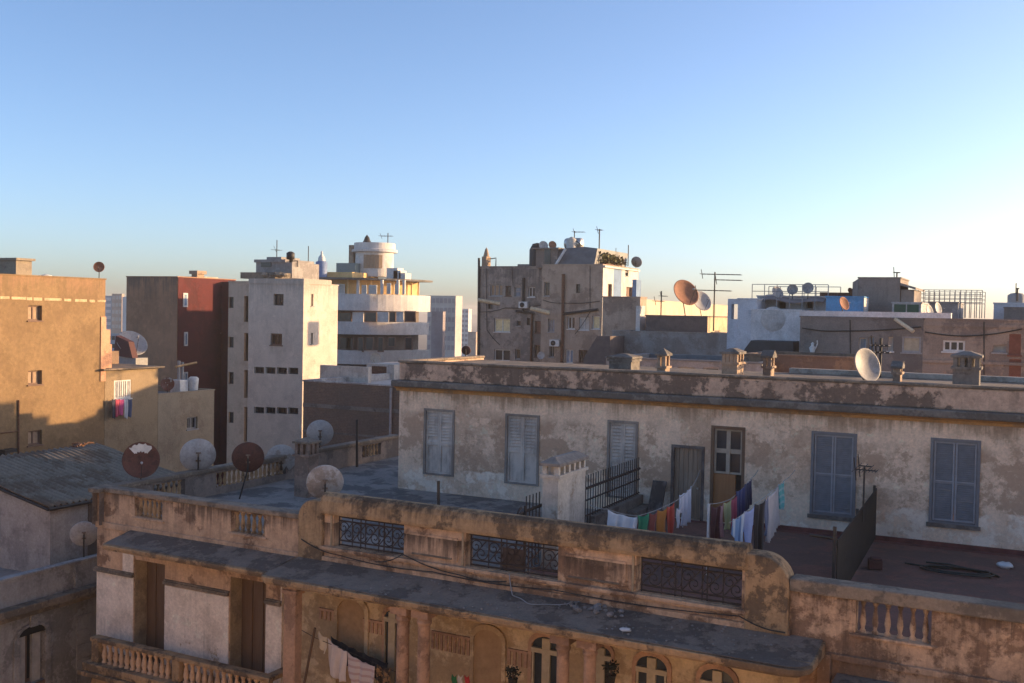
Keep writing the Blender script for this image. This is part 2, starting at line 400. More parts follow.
for gi, (a, b) in enumerate(GR):
    m = MB(); z0, z1 = -5.43, -4.72; a1 = a+.06
    def tub(pts, r=.013): m.tube([F.P(u, z, -.12) for u, z in pts], r, 5)
    for z in (z0+.03, z1-.04, z0+.13, z1-.13): tub([(a1, z), (b, z)], .02)
    for u in (a1+.01, (a1+b)/2-.32, (a1+b)/2+.32, b-.02): tub([(u, z0), (u, z1)], .016)
    zc = (z0+z1)/2; n = 5
    for k in range(n):
        uc = a1+.2+k*(b-a1-.4)/(n-1)
        tub(spiral((uc-.07, zc+.07), .15, 1.4, 1, 0)); tub(spiral((uc+.07, zc-.07), .15, 1.4, -1, PI))
        tub([(uc-.17, zc-.2), (uc+.17, zc+.2)], .013); tub([(uc-.19, z0), (uc-.19, z1)], .013)
    g = part(AB, 'iron_grille', m, M_grille)
    if gi == 1:
        m = MB(); F.box(m, a1+.75, a1+1.25, z0, z0+.48, -.16, -.15); part(g, 'rusty_sheet', m, M_sheet)
# right wing of the parapet
opening_wall(18.09, E, -6.02, -4.97, [(19.25, 20.50, -5.57, -4.97), (25.0, 26.3, -5.57, -4.97)], 'parapet', M_front)
m = MB(); F.box(m, 18.09, E, -4.97, -4.73, -.36, .08); part(AB, 'parapet_cap', m, M_cap, bev=.03)
m = MB(); F.box(m, 19.15, 20.62, -5.63, -5.575, .002, .05); F.box(m, 18.1, E, -6.10, -5.98, .002, .07); part(AB, 'base_moulding', m, M_front, bev=.015)
for k in range(6):
    u = 19.25+(k+.5)*1.25/6; m = MB(); m.lathe(F.P(u, -5.57, -.13), (0, 0, 1), baluster_profile(.6, .055), 12); part(AB, 'baluster', m, M_front)
# canopy: sloping felt top with a moulded edge, narrow over the bay, wide over the loggia
def canopy(us, name):
    mb = MB()
    top = [F.P(u, zt, o) for u, o, zt in us]; n = len(top)
    mb.prism([V((p.x, p.y, ZC+.03)) for p in top], (0, 0, 0.0001)) if False else None
    bot = [V((p.x, p.y, ZC)) for p in top]
    vs = top+bot; mb.add(vs, [tuple(range(n)), tuple(range(2*n-1, n-1, -1))]+[(i, n+i, n+(i+1) % n, (i+1) % n) for i in range(n)])
    return mb
zf = -5.97
cL = [(1.25, 0.002, -5.80), (1.25, .8, zf), (1.4, 1.05, zf), (6.74, 1.05, zf), (6.74, 0.002, -5.80)]
cR = [(6.75, .002, -5.785), (6.75, 1.3, zf+.03), (6.95, 1.42, zf+.03)] + [(18.3+.45*math.sin(t), 1.0+.45*math.cos(t), zf+.03-.02*math.sin(t)) for t in [i*PI/2/6 for i in range(7)]] + [(18.75, .002, -5.80)]
for us in (cL, cR):
    o = part(AB, 'canopy', canopy(us, ''), M_band, bev=.02)
    cu = sum(u for u, _, _ in us)/len(us); top = []
    for u, of, z in us:
        uu = u+(.05 if u < cu else -.05) if of < .1 or True else u
        top.append(F.P(uu, z+.006+(.004 if of > .1 else 0), of-.06 if of > .1 else of))
    fm = MB(); fm.prism(top, (0, 0, .014)); part(o, 'roofing_felt', fm, M_felt)
m = MB()
for pts in ([(1.28, .75), (1.42, 1.02), (6.72, 1.02)], [(6.78, 1.28), (6.95, 1.39), (18.3, 1.39), (18.55, 1.3), (18.70, 1.02), (18.7, .05)]):
    for i in range(len(pts)-1):
        (u0, o0), (u1, o1) = pts[i], pts[i+1]
        a, b = F.P(u0, ZC-.05, o0), F.P(u1, ZC-.05, o1); d = (b-a).normalized(); nn = V((-d.y, d.x, 0))
        m.box(a, b-a+d*.01, nn*.14, (0, 0, .048))
part(AB, 'canopy_moulding', m, M_band, bev=.02)
# lower roof shelf at the right
m = MB(); m.prism([F.P(18.95, -6.32, .002), F.P(18.95, -6.42, 1.5), F.P(E, -6.42, 1.5), F.P(E, -6.32, .002)], (0, 0, -.25)); part(AB, 'canopy', m, M_felt, bev=.02)
m = MB(); F.box(m, 18.62, 18.86, -9, -6.0, 0, .12); part(AB, 'wall_pier', m, M_front, bev=.02)
# loggia: back wall, ceiling, columns, arched windows
LO = -.25
LW = W((F.P(0, 0, LO).x, F.P(0, 0, LO).y), (F.P(E, 0, LO).x, F.P(E, 0, LO).y))
def lu(x, y): return LW.uz(x, y)
m = MB(); F.box(m, 6.27, 18.3, GROUND, ZC-.002, LO-.3, LO); part(AB, 'loggia_wall', m, M_loggia)
m = MB(); F.box(m, 6.28, 18.3, -9.7, -9.5, LO+.002, 1.35); part(AB, 'loggia_floor', m, M_cap)
m = MB(); F.box(m, 18.0, 18.3, -9.5, ZC-.05, LO+.002, 0); part(AB, 'loggia_end_wall', m, M_loggia)
for x0, x1, base in ((396, 410, 0), (417, 431, 0), (556, 571, 1), (583, 598, 1)):
    u0 = F.uz(x0, 640, 1.1)[0]; u1 = F.uz(x1, 640, 1.1)[0]; uc = (u0+u1)/2; r = (u1-u0)*.42
    m = MB()
    m.lathe(F.P(uc, -9.5, 1.1), (0, 0, 1), [(r*1.25, 0), (r*1.25, .15), (r*1.05, .2), (r*1.05, .25), (r, .3), (r*.9, 3.0), (r*.92, 3.05), (r*1.1, 3.08), (r*1.1, 3.13), (r*1.0, 3.14), (r*1.2, 3.22)], 16)
    F.box(m, uc-.2, uc+.2, -6.28, ZC-.002, .9, 1.3); part(AB, 'column', m, M_column)
def arch_window(x0, x1, ytop, fr, blind=False):
    a = lu(x0, ytop+35)[0]; b = lu(x1, ytop+35)[0]; zt = lu((x0+x1)/2, ytop)[1]; r = (b-a)/2; uc = (a+b)/2; zs = zt-r*.75
    def arch(rr, dz=0): return [(uc-rr, -9.45)] + [(uc-rr*math.cos(t), zs+rr*.75*math.sin(t)+dz) for t in [i*PI/10 for i in range(11)]] + [(uc+rr, -9.45)]
    mb = MB(); mb.prism([LW.P(u, z, .012) for u, z in arch(r)], LW.n*-.02)
    pane = part(AB, 'blind_arch' if blind else 'arched_window', mb, flat('blind_niche', (.33, .21, .11), .9) if blind else M_glass)
    mb = MB(); o, i_ = arch(r*1.22, .05), arch(r*.98)
    for k in range(len(o)-1):
        mb.prism([LW.P(*o[k], .06), LW.P(*o[k+1], .06), LW.P(*i_[k+1], .06), LW.P(*i_[k], .06)], LW.n*-.058)
    part(pane, 'arch_surround', mb, M_loggia if blind else M_column)
    if not blind:
        mb = MB()
        LW.box(mb, uc-r*.98, uc+r*.98, zs-.10, zs-.0, .013, .075)
        LW.box(mb, uc-.09, uc+.09, -9.4, zt-.04, .014, .07)
        for q in (uc-r*.93, uc+r*.82): LW.box(mb, q, q+r*.11, -9.4, zs-.1, .014, .07)
        LW.box(mb, uc-r*.9, uc+r*.9, -8.4, -8.34, .015, .05)
        part(pane, 'window_frame', mb, flat('cream_paint', (.40, .32, .21), .7))
arch_window(338, 366, 599, None, True); arch_window(385, 401, 610, None); arch_window(474, 503, 629, None, True); arch_window(532, 562, 636, None)
arch_window(636, 668, 655, None); arch_window(700, 735, 668, None); arch_window(590, 612, 645, None)
for x0, x1, y0, y1 in ((320, 337, 611, 620), (364, 384, 622, 633), (432, 472, 636, 652), (508, 530, 652, 666)):
    u0, u1, z0, z1 = LW.rect(x0, x1, y0, y1); n = max(3, int((u1-u0)/.11)); m = MB()
    for k in range(n): LW.box(m, u0+k*(u1-u0)/n, u0+(k+.55)*(u1-u0)/n, z0, z1, .002, .035)
    LW.box(m, u0, u1, z1, z1+.05, .002, .05); part(AB, 'relief_frieze', m, M_column)
# side parapet along the left edge of the roof
SX = W((-21.6, 19.6), (-21.6, 34.2), side=(1, 0))
ys = [SX.rect(153, 185, 480, 490)[:2], SX.rect(216, 286, 472, 488)[:2], SX.rect(362, 381, 445, 455)[:2]]
hol = [(a, b, -5.42, -4.98) for a, b in ys]
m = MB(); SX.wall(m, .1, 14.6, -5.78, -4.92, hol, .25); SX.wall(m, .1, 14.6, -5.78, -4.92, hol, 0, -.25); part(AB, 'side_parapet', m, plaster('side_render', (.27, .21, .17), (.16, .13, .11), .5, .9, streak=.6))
m = MB(); SX.box(m, .0, 14.6, -4.92, -4.80, -.31, .06); part(AB, 'parapet_cap', m, M_cap, bev=.025)
for a, b in ys:
    n = max(3, int((b-a)/.2))
    for k in range(n):
        m = MB(); m.lathe(SX.P(a+(k+.5)*(b-a)/n, -5.42, -.12), (0, 0, 1), baluster_profile(.44, .06), 8); part(AB, 'baluster', m, M_band)
# floors of the roof
m = MB(); m.prism([V((-21.84, 20.2, -5.62)), V((-9.6, 19.8, -5.62)), V((-9.6, 28.0, -5.62)), V((-17.7, 28, -5.62)), V((-17.7, 35, -5.62)), V((-21.84, 35, -5.62))], (0, 0, -.15)); part(AB, 'roof_deck', m, M_roofgrey)
m = MB(); m.prism([V((-9.6, 19.8, -5.62)), V((12, 19.15, -5.62)), V((12, 28.0, -5.62)), V((-9.6, 28, -5.62))], (0, 0, -.15)); part(AB, 'terrace_floor', m, M_terr)
m = MB(); m.aabb(-9.2, -8.87, 27.94, 28.0-.002, -5.618, -5.50); m.aabb(-6.7, 12, 27.95, 27.998, -5.618, -5.50); m.aabb(-9.5, 12, 27.72, 27.94, -5.618, -5.609); part(AB, 'red_skirting', m, M_skirt)
# set-back roof storey
PW = W((-17.7, 28.0), (12.0, 28.0))
def pu(X): return X+17.7
HOLES = {'w1': (-16.78, -15.69, -5.09, -3.04), 'w2': (-13.95, -12.83, -5.12, -3.03), 'w3': (-10.70, -9.78, -5.22, -3.02), 'door': (-8.80, -7.86, -5.62, -3.58), 'fd': (-7.69, -6.76, -5.62, -2.98), 'w4': (-5.02, -3.88, -5.12, -2.95), 'w5': (-2.12, -.98, -5.03, -2.92), 'w6': (3, 4.1, -5.05, -2.92), 'w7': (8, 9.1, -5.05, -2.92)}
m = MB(); PW.wall(m, 0, 29.7, -5.65, -2.2, [(pu(h[0]), pu(h[1]), h[2], h[3]) for h in HOLES.values()], .16)
m.quad(V((-17.7, 28, -5.65)), V((-17.7, 28, -2.2)), V((-17.7, 33.2, -2.2)), V((-17.7, 33.2, -5.65)))
m.quad(V((12, 28, -5.65)), V((12, 28, -2.2)), V((12, 33.2, -2.2)), V((12, 33.2, -5.65)))
m.quad(V((12, 33.2, -5.65)), V((12, 33.2, -2.2)), V((-17.7, 33.2, -2.2)), V((-17.7, 33.2, -5.65)))
part(AB, 'roof_storey_wall', m, M_pent)
m = MB(); m.aabb(-17.85, 12.1, 27.70, 33.35, -2.40, -2.2); part(AB, 'roof_ledge', m, M_ledge, bev=.04)
m = MB(); m.prism([V((-17.8, 27.80, -2.402)), V((-17.8, 28.1, -2.402)), V((-17.8, 28.1, -2.54)), V((-17.8, 27.97, -2.54)), V((-17.8, 27.93, -2.47))], (29.8, 0, 0)); part(AB, 'ochre_cornice', m, M_ochre)
m = MB()
m.aabb(-17.7, 12, 27.96, 28.22, -2.2, -1.66); m.aabb(-17.7, -17.45, 28.22, 33.2, -2.2, -1.66); part(AB, 'roof_parapet', m, M_pentpar, bev=.03)
m = MB(); m.aabb(-17.74, 12, 27.92, 28.27, -1.66, -1.58); m.aabb(-17.74, -17.41, 28.272, 33.2, -1.66, -1.58); part(AB, 'parapet_cap', m, M_cap, bev=.03)
m = MB(); m.aabb(-17.44, 12, 28.22, 33.0, -2.15, -1.72); part(AB, 'roof_slab', m, M_cap)
m = MB(); m.aabb(-6.6, 12, 32.7, 33.0, -1.72, -1.56); part(AB, 'rear_parapet', m, plaster('rear_cap', (.42, .36, .30), (.3, .25, .2), .4, 1.2), bev=.02)
# shutters, doors
def louvre_shutter(key, mat, fmat, solid_low, nsl=20):
    x0, x1, z0, z1 = HOLES[key]; a, b = pu(x0), pu(x1); fr = MB(); t = .07
    for r in ((a, a+t, z0, z1), (b-t, b, z0, z1), (a+t, b-t, z1-t, z1), (a+t, b-t, z0, z0+t*.6)): PW.box(fr, *r, -.14, .035)
    w = part(AB, 'window', fr, fmat); mid = (a+b)/2
    for p, q in ((a+t+.004, mid-.004), (mid+.004, b-t-.004)):
        s = MB(); k = .055; zb = z0+t*.6+.005; zt = z1-t-.005
        for r in ((p, p+k, zb, zt), (q-k, q, zb, zt), (p+k, q-k, zt-k, zt), (p+k, q-k, zb, zb+k), (p+k, q-k, zb+(zt-zb)*.47, zb+(zt-zb)*.47+k)): PW.box(s, *r, -.07, -.02)
        PW.box(s, p+k, q-k, zb+k, zt-k, -.074, -.066)
        n = nsl
        for i in range(n):
            zz = zb+k+(i+.5)*(zt-zb-2*k)/n; hgt = (zt-zb-2*k)/n
            if solid_low and zz < zb+(zt-zb)*.47: continue
            jit = random.uniform(-.006, .006) if random.random() < .85 else random.uniform(-.03, .02)
            if solid_low and random.random() < .07: continue
            c = PW.P(p+k, zz-hgt*.5, -.020+jit*.3); s.prism([c, c+PW.u*(q-p-2*k), PW.P(q-k, zz+hgt*.18+jit, -.056), PW.P(p+k, zz+hgt*.18, -.056)], (0, 0, .007))
        part(w, 'shutter', s, mat)
    return w
M_shutfr = wood('shutter_frame', (.22, .185, .155), (.15, .125, .105), (.34, .3, .26), .5)
louvre_shutter('w1', M_shutgrey, M_shutfr, True); louvre_shutter('w2', M_shutgrey, M_shutfr, True); louvre_shutter('w3', M_shutgrey, M_shutfr, False)
M_linegrey = flat('pale_blue_paint', (.27, .275, .29), .6, var=.1)
for k in ('w4', 'w5', 'w6', 'w7'): louvre_shutter(k, M_shutblue, M_frameblue, False, 36)
for k in ('w4', 'w5'):
    x0, x1, z0, z1 = HOLES[k]; a, b = pu(x0), pu(x1); m = MB(); mid = (a+b)/2
    for u in (a+.085, mid-.05, mid+.012, b-.125): PW.box(m, u, u+.035, z0+.06, z1-.09, -.018, -.008)
    for z in (z1-.12, (z0+z1)/2-.02, z0+.07): PW.box(m, a+.13, b-.13, z, z+.03, -.018, -.0085)
    part([o for o in AB.children if o.name.startswith('window')][-1 if k == 'w5' else -2], 'shutter_trim', m, M_linegrey)
    s = MB(); PW.box(s, a-.05, b+.05, z0-.10, z0-.002, -.1, .05); part(AB, 'window_sill', s, M_ledge)
x0, x1, z0, z1 = HOLES['door']; a, b = pu(x0), pu(x1)
m = MB(); t = .08
for r in ((a, a+t, z0, z1), (b-t, b, z0, z1), (a+t, b-t, z1-t, z1)): PW.box(m, *r, -.15, .02)
d = part(AB, 'plank_door', m, wood('dark_frame', (.06, .045, .04), (.04, .03, .028)))
m = MB()
for k in range(6):
    w_ = (b-a-2*t)/6; PW.box(m, a+t+k*w_+.004, a+t+(k+1)*w_-.004, z0+.02, z1-t-.005, -.10-.004*(k % 2), -.06-.004*(k % 2))
part(d, 'door_planks', m, M_door); m = MB(); m.lathe(PW.P(b-t-.1, -4.75, -.06), (0, -1, 0), [(.03, 0), (.03, .03), (.018, .05)], 10); part(d, 'door_knob', m, flat('pale_metal', (.5, .48, .44), .4, .6))
x0, x1, z0, z1 = HOLES['fd']; a, b = pu(x0), pu(x1)
m = MB()
for r in ((a, a+t, z0, z1), (b-t, b, z0, z1), (a+t, b-t, z1-t, z1)): PW.box(m, *r, -.15, .02)
d = part(AB, 'french_door', m, M_shutbrown)
m = MB(); mid = (a+b)/2; f = .055; zm = -4.28
for p, q in ((a+t, mid), (mid, b-t)):
    for r in ((p, p+f, zm, z1-t), (q-f, q, zm, z1-t), (p+f, q-f, z1-t-f, z1-t), (p+f, q-f, -3.72, -3.6), (p+f, q-f, zm, zm+f)): PW.box(m, *r, -.11, -.06)
PW.box(m, mid-.05, mid+.05, zm, -3.62, -.06, -.03)
part(d, 'door_frame', m, flat('weathered_cream', (.36, .30, .23), .8))
m = MB(); PW.box(m, a+t, b-t, zm, z1-t, -.10, -.095); part(d, 'pane', m, M_glass)
m = MB(); PW.box(m, a+t, b-t-.17, z0+.02, zm-.01, -.10, -.05); PW.box(m, a+t, b-t-.17, -4.86, -4.83, -.05, -.035); part(d, 'door_board', m, M_orangewood)
m = MB(); PW.box(m, b-t-.17, b-t, z0+.02, zm-.01, -.14, -.12); part(d, 'door_gap', m, M_void)
# chimneys --------------------------------------------------------------------------
def chimney(par, x0, x1, y0, y1, zb, zbody, zhead, roof, ro, mat, rmat, nx, ny, label=None, over=.06):
    m = MB(); m.aabb(x0, x1, y0, y1, zb, zbody); m.aabb(x0-.05, x1+.05, y0-.05, y1+.05, zbody, zbody+.07)
    zb2 = zbody+.07; pw = .1
    def posts(n, lo, hi): return [lo+(hi-lo-pw)*i/max(1, n) for i in range(n+1)]
    for x in posts(nx, x0, x1):
        for y in (y0, y1-pw): m.aabb(x, x+pw, y, y+pw, zb2, zhead)
    for y in posts(ny, y0, y1)[1:-1]:
        for x in (x0, x1-pw): m.aabb(x, x+pw, y, y+pw, zb2, zhead)
    m.aabb(x0+.14, x1-.14, y0+.14, y1-.14, zb2, zhead-.01)
    c = part(par, 'chimney', m, mat, label)
    r = MB(); X0, X1, Y0, Y1 = x0-over, x1+over, y0-over, y1+over; r.aabb(X0, X1, Y0, Y1, zhead, zhead+.06); z = zhead+.06
    if roof == 'pyr':
        ap = V(((X0+X1)/2, (Y0+Y1)/2, z+ro)); b4 = [V((X0, Y0, z)), V((X1, Y0, z)), V((X1, Y1, z)), V((X0, Y1, z))]
        r.add(b4+[ap], [(0, 1, 4), (1, 2, 4), (2, 3, 4), (3, 0, 4)])
    elif roof == 'hip':
        i = min(X1-X0, Y1-Y0)*.4
        b4 = [V((X0, Y0, z)), V((X1, Y0, z)), V((X1, Y1, z)), V((X0, Y1, z))]; t4 = [V((X0+i, Y0+i, z+ro)), V((X1-i, Y0+i, z+ro)), V((X1-i, Y1-i, z+ro)), V((X0+i, Y1-i, z+ro))]
        r.add(b4+t4, [(4, 5, 6, 7), (0, 1, 5, 4), (1, 2, 6, 5), (2, 3, 7, 6), (3, 0, 4, 7)])
    elif roof == 'gable':
        ym = (Y0+Y1)/2; r.prism([V((X0, Y0, z)), V((X0, Y1, z)), V((X0, ym, z+ro))], (X1-X0, 0, 0))
    part(c, 'chimney_cap', r, rmat); return c
chimney(AB, -19.5, -19.0, 25.1, 25.6, -5.62, -4.42, -4.03, 'pyr', .12, M_chimtan, M_cap, 2, 2, 'tall tan chimney on the left roof')
chimney(AB, -9.5, -9.12, 20.93, 22.5, -5.62, -3.62, -3.36, 'hip', .12, M_chimwhite, M_slate, 1, 5, 'white rendered chimney on the terrace')
def roofchim(x0, x1, ytop, ybody, Y, d, roof, ro, nx, mat, zb=-1.72):
    x1 -= d*15.4; a = atY(x0, ytop+10, Y); b = atY(x1, ytop+10, Y); zt = atY((x0+x1)/2, ytop, Y+d/2).z; zbd = atY((x0+x1)/2, ybody, Y).z
    chimney(AB, a.x, b.x, Y, Y+d, zb, zbd-.07, zt-ro-.06, roof, ro, mat, M_ledge, nx, max(1, int(d/.3)))
M_ct2 = plaster('chimney_brown', (.40, .28, .19), (.26, .18, .13), .4, 1.4, streak=.4)
roofchim(657, 672, 348, 366, 29.6, .42, 'pyr', .16, 1, M_ct2)
roofchim(722, 749, 348, 362, 29.2, .75, 'hip', .1, 3, M_ct2)
roofchim(763, 778, 350, 366, 30.5, .45, 'gable', .16, 1, M_ct2)
roofchim(893, 908, 361, 372, 30.6, .5, 'gable', .14, 1, M_ct2)
roofchim(953, 992, 351, 367, 28.8, .8, 'hip', .1, 3, M_ledge)
a = atY(609, 365, 30.2); b = atY(631, 365, 30.2)
chimney(AB, a.x, b.x, 30.2, 31.0, -1.72, -1.45, -1.36, 'hip', .08, M_ledge, M_ledge, 1, 1)
# low kerb wall and steps beside the railing
m = MB(); m.aabb(-9.82, -9.58, 24.3, 27.99, -5.62, -5.05); m.aabb(-9.58, -9.3, 26.6, 27.99, -5.62, -5.3); part(AB, 'terrace_kerb', m, M_ledge, bev=.02)
# ================================================================ buildings behind
FR_GREY = flat('frame_grey', (.30, .29, .28), .7); FR_WHITE = flat('frame_white', (.62, .60, .56), .7); FR_BROWN = flat('frame_brown', (.16, .09, .06), .75)
PN_DARK = glass('dark_pane', (.014, .015, .017), .2); PN_PALE = flat('pale_blind', (.50, .47, .42), .8); PN_TAN = flat('tan_blind', (.36, .24, .15), .8)
PN_BLUE = glass('blue_pane', (.10, .14, .19), .15); PN_CURT = flat('yellow_curtain', (.72, .60, .34), .8)
M_roofdeck = plaster('roof_deck', (.33, .30, .27), (.22, .20, .18), .5, .4)
def G(x, Y, y=340): p = atY(x, y, Y); return (p.x, p.y)
class Bld:
    def __init__(s, name, label, A, B, depth, zt, mat, cat='building', ph=.5, zb=GROUND, group=None, roofmat=None, capmat=None):
        s.r = thing(name, label, cat, group); s.mat = mat; s.zt, s.zb, s.ph = zt, zb, ph; s.depth = depth
        s.f = W(A, B); s.bk = -s.f.n
        A3, B3 = V((A[0], A[1], 0)), V((B[0], B[1], 0)); C, D = B3+s.bk*depth, A3+s.bk*depth
        s.rt = W(B3, C, side=s.f.u); s.lf = W(A3, D, side=-s.f.u); s.bkw = W(D, C, side=s.bk)
        s.h = {'f': [], 'r': []}; s.win = []; s.roofmat = roofmat or M_roofdeck; s.capmat = capmat or mat
    def w(s, face, x0, x1, y0, y1): return (s.f if face == 'f' else s.rt).rect(x0, x1, y0, y1)
    def window(s, x0, x1, y0, y1, face='f', fr=None, pn=None, mull=1, rev=.18, trans=0, bars=0, name='window', sill=True):
        s.h[face].append((s.w(face, x0, x1, y0, y1), fr or FR_GREY, pn or PN_DARK, mull, rev, trans, bars, name, sill)); return s
    def done(s):
        m = MB()
        for face, wl in (('f', s.f), ('r', s.rt)):
            hs = [(max(q[0][0], .02), min(q[0][1], wl.L-.02), max(q[0][2], s.zb), min(q[0][3], s.zt-.05)) for q in s.h[face]]
            wl.wall(m, 0, wl.L, s.zb, s.zt, hs, .25)
            for h, q in zip(hs, s.h[face]):
                u0, u1, z0, z1 = h; _, fr, pn, mull, rev, trans, bars, nme, sill = q
                t = min(.08, (u1-u0)*.12); fm = MB()
                for r in ((u0, u0+t, z0, z1), (u1-t, u1, z0, z1), (u0+t, u1-t, z1-t, z1), (u0+t, u1-t, z0, z0+t)): wl.box(fm, *r, -rev-.05, -rev+.03)
                for k in range(1, mull+1):
                    c = u0+(u1-u0)*k/(mull+1); wl.box(fm, c-t*.45, c+t*.45, z0+t, z1-t, -rev-.04, -rev+.025)
                for k in range(1, trans+1):
                    c = z0+(z1-z0)*k/(trans+1); wl.box(fm, u0+t, u1-t, c-t*.4, c+t*.4, -rev-.035, -rev+.02)
                for k in range(bars):
                    c = u0+(u1-u0)*(k+.5)/bars; wl.box(fm, c-.015, c+.015, z0+t, z1-t, -.06, -.03)
                if sill: wl.box(fm, u0-.06, u1+.06, z0-.07, z0-.002, -.04, .06)
                o = part(s.r, nme, fm, fr)
                pm = MB(); wl.box(pm, u0+t*.8, u1-t*.8, z0+t*.8, z1-t*.8, -rev-.03, -rev-.012); part(o, 'pane', pm, pn)
        s.lf.wall(m, 0, s.depth, s.zb, s.zt); s.bkw.wall(m, 0, s.f.L, s.zb, s.zt)
        part(s.r, 'wall', m, s.mat)
        m = MB(); zr = s.zt-s.ph; a = s.f.P(0, zr); m.box(a+s.f.u*.02+s.bk*.02, s.f.u*(s.f.L-.04), s.bk*(s.depth-.04), (0, 0, -.12)); part(s.r, 'roof', m, s.roofmat)
        m = MB(); t = .22; L = s.f.L; d = s.depth
        def seg(u0, u1, d0, d1): b = s.f.P(u0, s.zt+.002)+s.bk*d0; m.box(b, s.f.u*(u1-u0), s.bk*(d1-d0), (0, 0, .07))
        seg(-.04, L+.04, -.04, t); seg(-.04, L+.04, d-t, d+.04); seg(-.04, t, t, d-t); seg(L-t, L+.04, t, d-t)
        if s.ph > .05:   # inner faces of the parapet
            for u0, u1, d0, d1 in ((t, L-t, t, t), (t, L-t, d-t, d-t), (t, t, t, d-t), (L-t, L-t, t, d-t)):
                p, q = s.f.P(u0, zr)+s.bk*d0, s.f.P(u1, zr)+s.bk*d1; m.quad(p, q, q+V((0, 0, s.ph)), p+V((0, 0, s.ph)))
        part(s.r, 'parapet', m, s.capmat)
        return s
    def extra(s, name, mb, mat, **k): return part(s.r, name, mb, mat, **k)
def zat(x, y, Y): return atY(x, y, Y).z
# --- long tan block along the side street (plane X = -45) -------------------------------------------
def xbld(name, label, X, y0, y1, depth, zt, mat, **k):
    b = Bld(name, label, (X-.001, y0), (X, y1), depth, zt, mat, **k); return b
M_tan = plaster('tan_wall', (.265, .168, .08), (.225, .14, .066), .45, .35, stain=(.30, .17, .09), streak=.25, bump=.3, fine=5, drips=((1.3, 1.6),))
M_tan2 = plaster('tan_wall_low', (.31, .222, .13), (.265, .185, .105), .4, .5, stain=(.25, .18, .11), streak=.3)
YT = atX(105, 340, -45).y; YM = atX(158, 390, -45).y; YE = atX(214, 420, -45).y
b = xbld('tan_building', 'tall tan building at the left edge with three small windows in its sunlit wall', -45, 12, YT, 14, 1.3, M_tan, ph=.4)
for y0, y1 in ((305.5, 320.5), (370.5, 384.5), (430.5, 445)):
    b.window(28, 42, y0, y1, pn=PN_TAN, fr=FR_BROWN, mull=1, rev=.2)
b.done()
# broken lighter course and patches high on the wall
m = MB(); u0 = b.f.uz(0, 300)[0]; u1 = b.f.uz(98, 300)[0]; rr = random.Random(3); u = u0
while u < u1: L_ = .3+rr.random()*.9; b.f.box(m, u, u+L_, .17-.012*(u-u0)-rr.random()*.05, .27-.012*(u-u0), .002, .02); u += L_+.02+rr.random()*.25
b.extra('render_course', m, plaster('pale_render', (.60, .44, .26), (.5, .35, .2), .4, 2.0))
m = MB(); p = b.f.uz(18, 455); q = b.f.uz(18, 400); m.tube([b.f.P(p[0], p[1], .05), b.f.P(q[0], q[1], .05)], .05); p2 = b.f.uz(0, 433); m.tube([b.f.P(p[0], p2[1], .05), b.f.P(b.f.uz(0, 433)[0], p2[1], .05)], .03)
b.extra('drain_pipe', m, M_rust)
m = MB(); p = b.f.uz(6, 452); b.f.box(m, p[0]-.35, p[0]-.1, p[1]-.3, p[1]+.15, 0, .4); b.f.box(m, p[0]-.1, p[0]+.35, p[1], p[1]+.17, .002, .35); b.extra('vent_duct', m, M_dark)
p = atX(20, 267, -46.6); q0 = atX(16, 270, -46.6); q1 = atX(31, 270, -46.6)
m = MB(); zc = atX(22, 260.5, -46.6).z; m.aabb(-48.2, -46.6, q0.y, q0.y+.95, .8, zc); m.aabb(-48.35, -46.45, q0.y-.1, q0.y+1.05, zc, zc+.12); b.extra('chimney', m, plaster('chimney_soot', (.30, .24, .17), (.2, .15, .12), .5, 1))
m = MB(); p = atX(46, 272, -47); m.lathe((p.x, p.y, .9), (0, 0, 1), [(.5, 0), (.5, .35), (.3, .55), (0, .62)], 12); b.extra('roof_vent', m, FR_WHITE)
m = MB(); s0 = b.f.uz(103, 300)[0]; b.f.box(m, b.f.L-.32, b.f.L+.03, -4.2, -.7, .002, .05); b.extra('corner_strip', m, plaster('salmon', (.60, .33, .20), (.52, .28, .17), .4, 1))
b = xbld('tan_annex', 'lower yellow wall beside the tall tan building with a white barred window and drying laundry', -45, YT+.02, YM, 9, -3.66, M_tan2, ph=.15)
b.window(114, 131, 380, 398.5, fr=FR_WHITE, pn=PN_PALE, mull=3, rev=.05, bars=4); b.done()
m = MB(); b.f.box(m, -.4, b.f.L+.15, -3.60, -3.52, -8.8, .35); b.extra('roof_edge', m, M_cap)
m = MB(); u = b.f.uz(110, 360)[0]; b.f.box(m, .0, b.f.uz(112.5, 350)[0], -3.5, -2.2, -1, -.05); b.f.box(m, .0, b.f.uz(111, 350)[0], -2.2, -1.4, -.9, -.06); b.extra('stepped_stub', m, plaster('salmon', (.6, .33, .2)))
m = MB(); b.f.box(m, b.f.uz(110, 360)[0], b.f.L-.1, -3.5, -2.75, -3.3, -3.0); b.extra('roof_wall', m, plaster('brown_render', (.26, .17, .11), (.2, .13, .09), .5, .7))
b = xbld('tan_yard_wall', 'grey tan blank wall in shade below the red building with one small dark window', -45, YM+.02, YE, 6, -5.2, plaster('greytan', (.33, .26, .175), (.28, .21, .14), .4, .5, stain=(.2, .15, .11), streak=.3), ph=.25)
b.window(187, 197.5, 417, 429, fr=FR_GREY, mull=1, bars=3); b.done()
